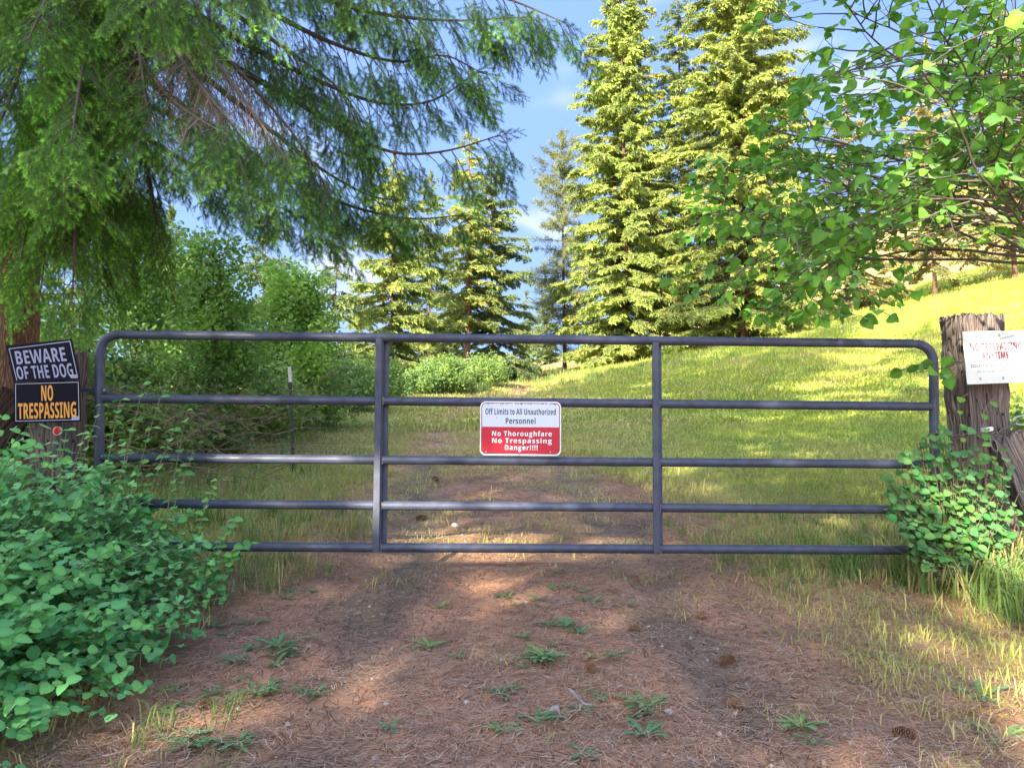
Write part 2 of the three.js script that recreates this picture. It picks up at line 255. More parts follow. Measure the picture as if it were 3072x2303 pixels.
{
  const topL = P(190, 1055, 4.22).y, gL = land(leftPost.x, 4.26) - 0.25;
  solid('gate_post', 'weathered square timber post carrying the two dark warning signs', 'post', timber(0.235, topL - gL, 0.19, 3), M.oldWood, V(leftPost.x, gL, -4.26), [0, -0.2, 0.012], 'timber gate posts');
  const topR = P(2940, 942, 4.5).y, gR = land(rightPost.x, 4.6) - 0.25;
  solid('gate_post', 'tall weathered timber post with the white sign screwed to it', 'post', timber(0.30, topR - gR, 0.21, 8, 0.011), M.oldWood, V(rightPost.x, gR, -4.58), [0, 0.2, 0.025], 'timber gate posts');
  // leaning timbers
  const A = P(3020, 1306, 4.42), lenR = 1.15;
  solid('leaning_timber', 'grey weathered plank leaning against the post with the chain', 'timber', (() => { const g = timber(0.20, lenR, 0.12, 15, 0.006); g.translate(0, -lenR, 0); return g; })(), M.greyWood, A, [0.02, -0.15, 0.37]);
  const B = P(78, 1205, 4.33);
  solid('leaning_timber', 'thick brown timber leaning behind the stacked dark signs', 'timber', (() => { const g = timber(0.27, 1.25, 0.22, 21, 0.012); g.translate(0, -1.25, 0); return g; })(), M.brownWood, B, [0, 0.5, -0.62]);
}

// ================================================================== signs
function canvasTex(w, h, draw) { const cv = document.createElement('canvas'); cv.width = w; cv.height = h; const q = cv.getContext('2d'); draw(q, w, h); const t = new THREE.CanvasTexture(cv); t.colorSpace = THREE.SRGBColorSpace; return t; }
function text(q, s, x, y, width, height, fill, stroke, lw, sp = 0) {   // text fitted into a box, centred on x, baseline y
  q.save(); q.font = 'bold 200px sans-serif'; if (sp) q.letterSpacing = sp + 'px'; const m = q.measureText(s), cap = 145; q.translate(x, y); q.scale(width / m.width, height / cap); q.textAlign = 'left'; q.fillStyle = fill; if (stroke) { q.strokeStyle = stroke; q.lineWidth = lw; q.lineJoin = 'round'; q.strokeText(s, -m.width / 2, 0); } q.fillText(s, -m.width / 2, 0); q.restore();
}
const rr = (q, x, y, w, h, r) => { q.beginPath(); q.moveTo(x + r, y); q.arcTo(x + w, y, x + w, y + h, r); q.arcTo(x + w, y + h, x, y + h, r); q.arcTo(x, y + h, x, y, r); q.arcTo(x, y, x + w, y, r); q.closePath(); };
function plateShape(w, h, r) { const s = new THREE.Shape(); s.moveTo(-w / 2 + r, -h / 2); s.lineTo(w / 2 - r, -h / 2); s.absarc(w / 2 - r, -h / 2 + r, r, -Math.PI / 2, 0); s.lineTo(w / 2, h / 2 - r); s.absarc(w / 2 - r, h / 2 - r, r, 0, Math.PI / 2); s.lineTo(-w / 2 + r, h / 2); s.absarc(-w / 2 + r, h / 2 - r, r, Math.PI / 2, Math.PI); s.lineTo(-w / 2, -h / 2 + r); s.absarc(-w / 2 + r, -h / 2 + r, r, Math.PI, 1.5 * Math.PI); return s; }
const bend = (g, f) => { const p = g.attributes.position; for (let i = 0; i < p.count; i++) { const q = f(p.getX(i), p.getY(i), p.getZ(i)); p.setXYZ(i, q[0], q[1], q[2]); } g.computeVertexNormals(); return g; };
function sign(name, label, w, h, r, map, pos, euler, mats, warp) {
  const t = new THREE.Group(); t.name = numbered(name); t.position.copy(pos); t.rotation.set(...euler); t.userData = { label, category: 'sign' }; scene.add(t);
  const th = 0.0025, s = plateShape(w, h, r);
  const plate = new THREE.ExtrudeGeometry(s, { depth: th, bevelEnabled: false, curveSegments: 8 });
  const face = new THREE.PlaneGeometry(w, h, 24, 16);
  const rounded = new THREE.ShapeGeometry(s, 8); { const p = rounded.attributes.position, u = rounded.attributes.uv; for (let i = 0; i < p.count; i++) u.setXY(i, p.getX(i) / w + 0.5, p.getY(i) / h + 0.5); }
  const f = r > 0.004 ? rounded : face; f.translate(0, 0, th + 0.0012);
  if (warp) { bend(plate, warp); bend(f, warp); }
  const a = shade(new THREE.Mesh(plate, mats.back)); a.name = 'plate'; t.add(a);
  const b = shade(new THREE.Mesh(f, new THREE.MeshPhysicalMaterial({ map, roughness: mats.rough, specularIntensity: mats.gloss ?? 1 }))); b.name = 'printed_face'; t.add(b);
  return t;
}
M.alu = std({ color: C(0.55, 0.56, 0.58), metalness: 0.7, roughness: 0.5 });
M.whitePlastic = std({ color: C(0.72, 0.72, 0.70), roughness: 0.6 });
M.blackPlastic = std({ color: C(0.02, 0.02, 0.028), roughness: 0.5 });
const small = (t, name, geo, mat) => { const m = shade(new THREE.Mesh(geo, mat)); m.name = name; t.add(m); return m; };
{
  // white and red sign wired to the middle of the gate
  const w = 0.462, h = 0.307;
  const map = canvasTex(1024, 680, (q, W, H) => {
    q.fillStyle = '#f1eef4'; q.fillRect(0, 0, W, H); rr(q, 14, 16, W - 28, H - 34, 62); q.fillStyle = '#7d1233'; q.fill(); rr(q, 24, 26, W - 48, H - 54, 54); q.save(); q.clip();
    q.fillStyle = '#d3dcf2'; q.fillRect(0, 0, W, 322); q.fillStyle = '#c3052c'; q.fillRect(0, 322, W, H);
    const r = rng(4); for (let i = 0; i < 90; i++) { q.fillStyle = `rgba(${140 + r() * 80},${20 + r() * 40},${40 + r() * 40},0.10)`; q.fillRect(r() * W, 322 + r() * 360, 20 + r() * 90, 4 + r() * 20); }
    q.restore();
    text(q, 'Off Limits to All Unauthorized', 512, 166, 900, 76, '#0a0b2c'); text(q, 'Personnel', 512, 282, 392, 74, '#0a0b2c');
    for (const [s, x, y, ww] of [['No Thoroughfare', 530, 436, 770], ['No Trespassing', 530, 524, 770], ['Danger!!!!', 525, 610, 430]]) text(q, s, x, y, ww, 62, '#f6f2fb', '#4a0a24', 7, 10);
    for (let i = 0; i < 70; i++) { const x = 120 + r() * 780; q.fillStyle = r() < 0.5 ? '#f3e3ee' : '#2a1426'; q.beginPath(); q.ellipse(x, 24 + r() * 18, 2 + r() * 9, 1 + r() * 5, 0, 0, 7); q.fill(); }
    for (const [x, y] of [[80, 636], [502, 640], [890, 632]]) { q.fillStyle = '#e9c9d2'; q.beginPath(); q.arc(x, y, 7, 0, 7); q.fill(); }
    for (let i = 0; i < 26; i++) { q.fillStyle = 'rgba(60,30,40,0.55)'; q.fillRect(60 + r() * 900, 316 + r() * 10, 2 + r() * 14, 2 + r() * 5); }
    q.strokeStyle = 'rgba(30,20,30,0.7)'; q.lineWidth = 3; q.beginPath(); q.moveTo(210, 190); q.lineTo(214, 226); q.stroke();
  });
  const a = P(1441, 1283, 4.25), b = P(1682, 1287, 4.25), c = a.clone().add(b).multiplyScalar(0.5), mid = gd(1561); c.z = -(mid - 0.033);
  const cc = P(1561.5, 1285, mid - 0.033);
  const t = sign('warning_sign', 'white and red sign wired to the middle of the gate', w, h, 0.032, map, cc, [0, -0.025, -0.009], { back: M.alu, rough: 0.45 });
  M.wire = std({ color: C(0.10, 0.09, 0.09), metalness: 0.6, roughness: 0.6 });
  for (const [x, y, k] of [[-0.193, h / 2 - 0.014, 1], [0.191, h / 2 - 0.018, 1], [-0.006, -h / 2 + 0.012, -1]]) {
    const pts = []; for (let i = 0; i <= 10; i++) { const q = i / 10 * Math.PI * 2; pts.push(V(x + 0.006 * Math.sin(q * 1.0) + (i === 10 ? 0.012 : 0), y + k * (0.034 - 0.034 * Math.cos(q)) * 0.98, -0.025 + 0.035 * Math.cos(q))); }
    small(t, 'wire_tie', new GB().tube(pts, 0.0014, 6, white).build(), M.wire);
  }
}
{
  // two stacked signs on the hinge post
  const quad = (c, d) => c.map(([x, y], i) => P(x, y, d[i]));
  const make = (name, label, q, map, back) => {
    const o = q[0].clone().add(q[1]).add(q[2]).add(q[3]).multiplyScalar(0.25);
    const warp = (x, y, z) => { const u = x + 0.5, v = y + 0.5, A = q[3].clone().lerp(q[2], u), B = q[0].clone().lerp(q[1], u), p = A.lerp(B, v).sub(o); return [p.x, p.y, p.z + z]; };
    const t = sign(name, label, 1, 1, 0.0001, map, o, [0, 0, 0], { back, rough: 0.55, gloss: 0.25 }, warp);
    return t;
  };
  const beware = canvasTex(1024, 600, (q, W, H) => {
    q.fillStyle = '#0c0c22'; q.fillRect(0, 0, W, H); q.strokeStyle = '#b9bdd6'; q.lineWidth = 10; q.beginPath(); q.moveTo(60, H - 20); q.lineTo(36, 60); q.lineTo(W - 40, 30); q.lineTo(W - 36, H - 40); q.stroke();
    text(q, 'BEWARE', 490, 320, 800, 215, '#9a9dbb'); text(q, 'OF THE DOG', 510, 560, 880, 205, '#9a9dbb');
    q.fillStyle = '#c6cadb'; q.fillRect(W - 140, H - 66, 110, 46); q.fillStyle = '#55586e'; for (let i = 0; i < 26; i++) q.fillRect(W - 134 + i * 4, H - 60, 1 + (i * 7 % 3), 34);
  });
  const notres = canvasTex(1024, 640, (q, W, H) => {
    q.fillStyle = '#0c0c20'; q.fillRect(0, 0, W, H); q.strokeStyle = '#b9bdd0'; q.lineWidth = 9; q.strokeRect(24, 26, W - 52, H - 56);
    text(q, 'NO', 510, 300, 200, 240, '#e0a052', '#7a4a20', 8); text(q, 'TRESPASSING', 510, 575, 910, 245, '#e0a052', '#7a4a20', 8);
    q.fillStyle = '#c6cadb'; q.fillRect(W - 140, H - 84, 112, 54); q.fillStyle = '#55586e'; for (let i = 0; i < 26; i++) q.fillRect(W - 134 + i * 4, H - 78, 1 + (i * 5 % 3), 40);
  });
  make('warning_sign', 'tilted black sign with large pale capitals above another dark sign', quad([[18, 1036], [216, 1017], [241, 1137], [40, 1146]], [4.115, 4.095, 4.085, 4.1]), beware, M.blackPlastic);
  make('warning_sign', 'black sign with orange capitals and a thin white border', quad([[42, 1147], [240, 1141], [243, 1264], [43, 1269]], [4.09, 4.07, 4.075, 4.09]), notres, M.blackPlastic);
  // red reflector on the post below
  const rp = P(172, 1292, 4.12), t = thing('red_reflector', 'small round red reflector on the post below the stacked signs', 'reflector', rp);
  const disc = new THREE.CylinderGeometry(0.024, 0.024, 0.01, 24); disc.rotateX(Math.PI / 2); small(t, 'rim', disc, M.whitePlastic);
  const lens = new THREE.SphereGeometry(0.021, 20, 8, 0, Math.PI * 2, 0, Math.PI / 2); lens.rotateX(Math.PI / 2); lens.scale(1, 1, 0.3); lens.translate(0, 0, 0.005); small(t, 'lens', lens, std({ color: C(0.62, 0.01, 0.012), roughness: 0.25 }));
}
{
  // white sign on the other post
  const w = 0.44, h = 0.31;
  const map = canvasTex(1024, 720, (q, W, H) => {
    q.fillStyle = '#dfe5e6'; q.fillRect(0, 0, W, H); const r = rng(31); for (let i = 0; i < 400; i++) { q.fillStyle = `rgba(${150 + r() * 60},${165 + r() * 50},${160 + r() * 50},0.08)`; q.beginPath(); q.ellipse(r() * W, r() * H, 8 + r() * 40, 4 + r() * 18, r() * 3, 0, 7); q.fill(); }
    text(q, 'NO TRESPASSING', 520, 262, 850, 98, '#b01534', '#b01534', 4, 14); text(q, 'ANYTIME', 500, 380, 440, 92, '#b01534', '#b01534', 4, 14);
    text(q, 'VIOLATORS WILL BE PROSECUTED', 530, 492, 900, 40, '#2f3446', null, 0, 10); q.globalAlpha = 0.7; text(q, 'SEC. 47. EVERETT CRIMINAL CODE', 500, 566, 650, 27, '#4b5160', null, 0, 12); q.globalAlpha = 1;
    q.strokeStyle = '#2d3038'; q.lineWidth = 5; q.beginPath(); q.moveTo(90, 130); q.bezierCurveTo(420, 140, 640, 120, 1024, 20); q.stroke();
  });
  const c = P(2990, 1071, 4.372), t = sign('warning_sign', 'white sign with red capitals screwed to the tall timber post', w, h, 0.0001, map, c, [0.0, 0.20, 0.05], { back: M.whitePlastic, rough: 0.5 });
  for (const [x, y] of [[-0.128, 0.125], [0.03, 0.128], [-0.128, -0.125], [0.03, -0.125]]) { const s = new THREE.SphereGeometry(0.009, 12, 6, 0, 7, 0, Math.PI / 2); s.rotateX(Math.PI / 2); s.scale(1, 1, 0.5); s.translate(x, y, 0.003); small(t, 'screw', s, M.steel); }
}

// ================================================================== chain, hook, tag; steel post
{
  const pts = [P(2792, 1302, 4.31), P(2830, 1306, 4.33), P(2868, 1309, 4.37), P(2900, 1306, 4.38), P(2940, 1303, 4.37), P(2975, 1304, 4.365), P(3005, 1293, 4.37), P(3035, 1279, 4.41), P(3050, 1262, 4.48)];
  const t = thing('gate_chain', 'rusty steel chain looped from the gate round the timber post', 'chain', pts[0].clone());
  const path = curve(pts, 25), chainM = std({ color: C(0.20, 0.18, 0.17), metalness: 0.8, roughness: 0.55 });
  const link = (() => { const q = []; for (let i = 0; i <= 20; i++) { const a = i / 20 * Math.PI * 2; q.push(V(Math.cos(a) * 0.015 + Math.sign(Math.cos(a)) * 0.006, Math.sin(a) * 0.0105, 0)); } return new GB().tube(q, 0.0036, 7, white).build(); })();
  for (let i = 0; i < path.length - 1; i++) { const a = path[i], b = path[i + 1], m = basis(a.clone().lerp(b, 0.5).sub(t.position), b.clone().sub(a), i % 2 ? V(0, 1, 0.35) : V(0, 0.4, 1), 1.0), o = shade(new THREE.Mesh(link, chainM)); m.decompose(o.position, o.quaternion, o.scale); o.name = 'link'; t.add(o); }
  const hk = curve([P(2974, 1306, 4.36), P(2972, 1322, 4.35), P(2979, 1345, 4.345), P(2992, 1356, 4.345), P(2993, 1338, 4.345), P(2984, 1318, 4.35), P(2976, 1308, 4.355)], 24);
  part(t, 'hook', new GB().tube(hk, 0.0045, 8, white).build(), chainM);
  const wrapPts = []; for (let i = 0; i <= 12; i++) { const a = i / 12 * Math.PI * 2, c = G3(2803, 1304); wrapPts.push(V(c.x + Math.cos(a) * 0.031, c.y + 0.01 * Math.sin(a), c.z + Math.sin(a) * 0.031)); } part(t, 'wire_loop', new GB().tube(wrapPts, 0.003, 7, white).build(), chainM);
  const lc = P(2962, 1288, 4.35), lock = new THREE.Group(); lock.name = numbered('padlock'); lock.position.copy(lc); lock.rotation.set(0, 0.15, 0.14); lock.userData = { label: 'small scratched silver padlock hanging on the gate chain', category: 'padlock' }; scene.add(lock);
  small(lock, 'body', new RoundedBoxGeometry(0.066, 0.026, 0.026, 3, 0.005), std({ color: C(0.68, 0.72, 0.74), metalness: 0.35, roughness: 0.5 }));
  const kh = new THREE.CylinderGeometry(0.006, 0.006, 0.004, 14); kh.rotateX(Math.PI / 2); kh.translate(0, 0, 0.0135); small(lock, 'keyhole', kh, M.blackPlastic);
  const sh = []; for (let i = 0; i <= 12; i++) { const a = -Math.PI / 2 + i / 12 * Math.PI; sh.push(V(0.033 + Math.cos(a) * 0.016, Math.sin(a) * 0.0095, -0.004)); } small(lock, 'shackle', new GB().tube(sh, 0.003, 8, white).build(), M.steel);
  // galvanised ring past the post
  const rg = []; for (let i = 0; i <= 24; i++) { const a = i / 24 * Math.PI * 2; rg.push(P(3066 + Math.cos(a) * 26, 1261 + Math.sin(a) * 13, 4.52)); } const q = thing('wire_ring', 'galvanised wire loop hooked on the chain beside the tall timber post', 'wire', rg[0].clone());
  part(q, 'loop', new GB().tube(rg, 0.006, 8, white).build(), std({ color: C(0.45, 0.5, 0.46), metalness: 0.6, roughness: 0.5 }));
}
{
  const b = groundAt(883, 1432), d = -b.z, top = P(868, 1100, d), t = thing('steel_post', 'thin dark green steel stake with white tip standing in the grass', 'post', b.clone());
  const cut = b.clone().lerp(top, 0.86), green = std({ color: C(0.03, 0.05, 0.04), roughness: 0.6 }), wh = std({ color: C(0.66, 0.68, 0.68), roughness: 0.6 });
  const prof = (a, c, nm, mt) => { const A = a.clone(), B = c.clone(), g = mergeGeometries([new THREE.BoxGeometry(0.036, A.distanceTo(B), 0.006), (() => { const k = new THREE.BoxGeometry(0.006, A.distanceTo(B), 0.03); k.translate(0, 0, -0.0185); return k; })()]); g.applyMatrix4(basis(A.clone().lerp(B, 0.5), V(1, 0, 0).addScaledVector(V(0, 1, 0), -(B.x - A.x) / (B.y - A.y)), B.clone().sub(A).normalize(), 1)); part(t, nm, g, mt); };
  prof(b.clone().add(V(0, -0.15, 0)), cut, 'stake', green); prof(cut, top, 'white_tip', wh);
  for (let i = 1; i < 13; i++) { const p = b.clone().lerp(cut, i / 13), g = new THREE.BoxGeometry(0.012, 0.014, 0.012); g.translate(p.x, p.y, p.z + 0.0092); part(t, 'stud', g, green); }
}

// ================================================================== plant pieces
const up = V(0, 1, 0);
const dirOf = (r, tilt = 1) => { const a = r() * 6.283, z = (r() * 2 - 1) * tilt, s = Math.sqrt(Math.max(0, 1 - z * z)); return V(Math.cos(a) * s, z, Math.sin(a) * s); };
// a fir frond: twig along +x with side twigs and single needles, about 0.4 m
function frond(seed, o) {
  const r = rng(seed), gb = new GB(false), wood = C(0.16, 0.105, 0.07);
  const needles = (a, b, fresh) => {
    const T = b.clone().sub(a), L = T.length(); T.normalize(); const N = V(0, 1, 0).addScaledVector(T, -T.y).normalize(), S = V().crossVectors(T, N);
    for (let s = 0.004; s < L; s += o.gap) for (const side of [1, -1]) {
      const ph = (side > 0 ? 0 : Math.PI) + (r() - 0.4) * 2.2 * side, an = 1.05 + r() * 0.4 - 0.45 * s / L, len = o.len * (0.75 + r() * 0.45), p = a.clone().addScaledVector(T, s);
      const R = S.clone().multiplyScalar(Math.cos(ph)).addScaledVector(N, Math.sin(ph)), D = T.clone().multiplyScalar(Math.cos(an)).addScaledVector(R, Math.sin(an)), W = V().crossVectors(D, N).normalize().multiplyScalar(o.w);
      const f = clamp((s / L - (1 - fresh)) * 5, 0, 1), k = 0.75 + r() * 0.5;
      gb.tri(p.clone().add(W), p.clone().sub(W), p.clone().addScaledVector(D, len), C(lerp(0.065, 0.20, f) * k, lerp(0.155, 0.44, f) * k, lerp(0.04, 0.06, f) * k));
    }
    const w = V().crossVectors(T, up).normalize().multiplyScalar(0.0017), w2 = V(0, 0.0017, 0); for (const q of [w, w2]) { gb.tri(a.clone().add(q), a.clone().sub(q), b, wood); }
  };
  const L = o.L; let prev = V(0, 0, 0); const tip = V(L, -o.sag, 0);
  needles(prev, tip, 0.25);
  for (let i = 0; i < o.sides; i++) {
    const t = 0.1 + 0.82 * i / o.sides, sg = i % 2 ? 1 : -1, base = tip.clone().multiplyScalar(t), l = o.side * (1.05 - 0.75 * t) * (0.75 + r() * 0.5);
    const D = V(0.72, -0.12 - 0.25 * r(), sg * (0.62 + 0.2 * r())).normalize(), e = base.clone().addScaledVector(D, l); needles(base, e, 0.2 + 0.25 * r());
    if (l > o.side * 0.6) for (const q of [0.45, 0.7]) { const b2 = base.clone().lerp(e, q), D2 = D.clone().add(V(0.3, -0.1, sg * (q > 0.5 ? -0.7 : 0.7))).normalize(); needles(b2, b2.clone().addScaledVector(D2, l * 0.42), 0.3); }
  }
  return gb.build();
}
const nearFronds = [frond(1, { L: 0.38, sag: 0.03, sides: 7, side: 0.19, gap: 0.0046, len: 0.027, w: 0.0015 }), frond(2, { L: 0.30, sag: 0.05, sides: 5, side: 0.16, gap: 0.0046, len: 0.028, w: 0.0015 }), frond(3, { L: 0.44, sag: 0.02, sides: 4, side: 0.14, gap: 0.0046, len: 0.026, w: 0.0015 })];
// a far spray: broad flat fan of small faces, unit length
function spray(seed, n = 15, leafW = 0.066, leafL = 0.2, droop = 0.3) {
  const r = rng(seed), gb = new GB(false);
  const tuft = (a, D, l, k) => { for (let j = 0; j < 4; j++) { const t = (j + 0.5) / 4, p = a.clone().addScaledVector(D, l * t), q = D.clone().multiplyScalar(0.75).add(dirOf(r).multiplyScalar(0.75)).normalize(), W = V().crossVectors(q, dirOf(r)).normalize().multiplyScalar(leafW * (0.6 + r() * 0.7)); const f = (0.7 + 0.3 * r()) * k * (t > 0.6 ? 1.18 : 0.9); gb.tri(p.clone().add(W), p.clone().sub(W), p.clone().addScaledVector(q, leafL * (0.7 + r() * 0.7)), C(f, f, f)); } };
  tuft(V(0, 0, 0), V(1, -droop * 0.4, 0), 1, 1); tuft(V(0.3, 0, 0), V(0.75, -droop * 0.4, 0), 0.9, 1.05);
  for (let i = 0; i < n; i++) { const t = i / n, sg = i % 2 ? 1 : -1; tuft(V(t * 0.9, -droop * t * 0.4, 0), V(0.6, -droop * (0.3 + r()), sg * (0.6 + r() * 0.4)).normalize(), 0.42 * (1.1 - 0.7 * t), 0.85 + 0.3 * r()); }
  return gb.build();
}
const farSprays = [spray(21), spray(22), spray(23, 13, 0.055, 0.24)];
function pineTuft(seed) { const r = rng(seed), gb = new GB(false); for (let i = 0; i < 52; i++) { const c = dirOf(r).multiplyScalar(0.28 * Math.cbrt(r())), D = dirOf(r).add(V(0.5, 0.2, 0)).normalize(), W = V().crossVectors(D, dirOf(r)).normalize().multiplyScalar(0.022), k = 0.75 + 0.4 * r(); gb.tri(c.clone().add(W), c.clone().sub(W), c.clone().addScaledVector(D, 0.3 + 0.2 * r()), C(k, k, k)); } return gb.build(); }
const pineTufts = [pineTuft(31), pineTuft(32)];
// a leaf lying in xz, stem at the origin, tip along +x, unit length; shape 'ovate', 'round' or 'lance'
function leaf(shape, seed, fold = 0.18, curl = 0.16) {
  const r = rng(seed), gb = new GB(true), n = shape === 'lance' ? 4 : 6; gb.n = null; const W = { ovate: (t) => 0.43 * Math.pow(Math.sin(Math.PI * Math.pow(t, 0.72)), 0.75) * (1 - 0.12 * t), round: (t) => 0.46 * Math.pow(Math.sin(Math.PI * Math.pow(t, 0.9)), 0.55), lance: (t) => 0.19 * Math.sin(Math.PI * Math.pow(t, 0.8)) }[shape];
  const mid = C(1.18, 1.16, 1.2), rim = C(0.94, 0.96, 0.92), rows = [];
  for (let i = 0; i <= n; i++) { const t = i / n, w = i === 0 || i === n ? 0.004 : W(t) * (1 + 0.07 * (r() - 0.5)), y = -curl * t * t, e = fold * w * 1.2 + 0.02 * (r() - 0.5); rows.push([gb.v(t, y + e, -w, 0, 1, 0, rim), gb.v(t, y, 0, 0, 1, 0, mid), gb.v(t, y + e, w, 0, 1, 0, rim)]); }
  for (let i = 0; i < n; i++) for (let j = 0; j < 2; j++) { const a = rows[i][j], b = rows[i][j + 1], c = rows[i + 1][j], d = rows[i + 1][j + 1]; gb.i.push(a, b, c, c, b, d); }
  const s0 = V(-0.22, 0.05, 0.008), s1 = V(-0.22, 0.05, -0.008); gb.tri(s0, s1, V(0.02, 0, 0), C(0.9, 0.9, 0.6));
  const g = gb.build(); g.computeVertexNormals(); return g;
}
const ovates = [leaf('ovate', 41), leaf('ovate', 42, 0.3, 0.28), leaf('ovate', 43, 0.05, 0.1)], rounds = [leaf('round', 44), leaf('round', 45, 0.28, 0.2)], lances = [leaf('lance', 46), leaf('lance', 47, 0.3, 0.5)];
function clump(seed, n, size, shape, spread = 0.5) {   // leaf clump for far bushes and trees, unit radius
  const r = rng(seed), gb = new GB(false), v = V();
  for (let i = 0; i < n; i++) { const c = dirOf(r).multiplyScalar(spread * (0.3 + 0.7 * r())), D = dirOf(r, 0.6), N = dirOf(r).add(V(0, 1.1, 0)).normalize(), S = V().crossVectors(D, N).normalize().multiplyScalar(size * (shape === 'lance' ? 0.22 : 0.42)), l = size * (0.75 + r() * 0.5), k = 0.8 + 0.4 * r(), col = C(k, k, k), m = c.clone().addScaledVector(D, l * 0.45); gb.tri(c, m.clone().add(S), m.clone().sub(S), col); gb.tri(m.clone().sub(S), m.clone().add(S), c.clone().addScaledVector(D, l), col); }
  return gb.build();
}
const leafClumps = [clump(51, 26, 0.22, 'ovate', 0.62), clump(52, 26, 0.2, 'ovate', 0.62)];
function grassTuft(seed, blades, h, spread, lean, w) {
  const r = rng(seed), gb = new GB(false);
  for (let i = 0; i < blades; i++) { const a = r() * 6.283, x = (r() - 0.5) * spread, z = (r() - 0.5) * spread, l = h * (0.45 + 0.7 * r()), le = lean * (0.3 + r()), q = V(Math.cos(a), 0, Math.sin(a)), S = V(-q.z, 0, q.x).multiplyScalar(w * (0.7 + 0.6 * r())), b = V(x, -0.03 * h, z), m = b.clone().addScaledVector(q, l * le * 0.35).add(V(0, l * 0.62, 0)), e = b.clone().addScaledVector(q, l * le).add(V(0, l * (1 - 0.35 * le), 0)), k = 0.8 + 0.4 * r(), c = C(k, k, k * 0.95); gb.tri(b.clone().add(S), b.clone().sub(S), m.clone().add(S.clone().multiplyScalar(0.8)), c); gb.tri(b.clone().sub(S), m.clone().sub(S.clone().multiplyScalar(0.8)), m.clone().add(S.clone().multiplyScalar(0.8)), c); gb.tri(m.clone().add(S.clone().multiplyScalar(0.8)), m.clone().sub(S.clone().multiplyScalar(0.8)), e, c); }
  return gb.build();
}
// leaves as parts: the ones that show largest become single meshes, the rest one mass
const tintMats = {};
function leaves(t, list, geos, mat, most = 300, massName = 'foliage') {
  list.forEach((e) => { const p = e.p, d = -p.z; const u = p.x / d * FOC + CX; e.show = (d > 0.5 && u > -40 && u < 3110) ? e.s / d : 0; });
  list.sort((a, b) => b.show - a.show);
  const key = mat.uuid; tintMats[key] ||= {};
  const single = list.slice(0, most), rest = list.slice(most);
  for (const e of single) {
    const q = [e.c.r, e.c.g, e.c.b].map((x) => Math.round(x * 24) / 24), id = q.join(); if (!tintMats[key][id]) { const m2 = mat.clone(); m2.color.setRGB(...q); tintMats[key][id] = m2; }
    const o = shade(new THREE.Mesh(geos[e.v % geos.length], tintMats[key][id])); e.m.decompose(o.position, o.quaternion, o.scale); o.position.sub(t.position); o.name = 'leaf'; t.add(o);
  }
  geos.forEach((g, k) => { const l = rest.filter((e) => e.v % geos.length === k); if (l.length) instanced(t, massName, g, mat, l); });
}

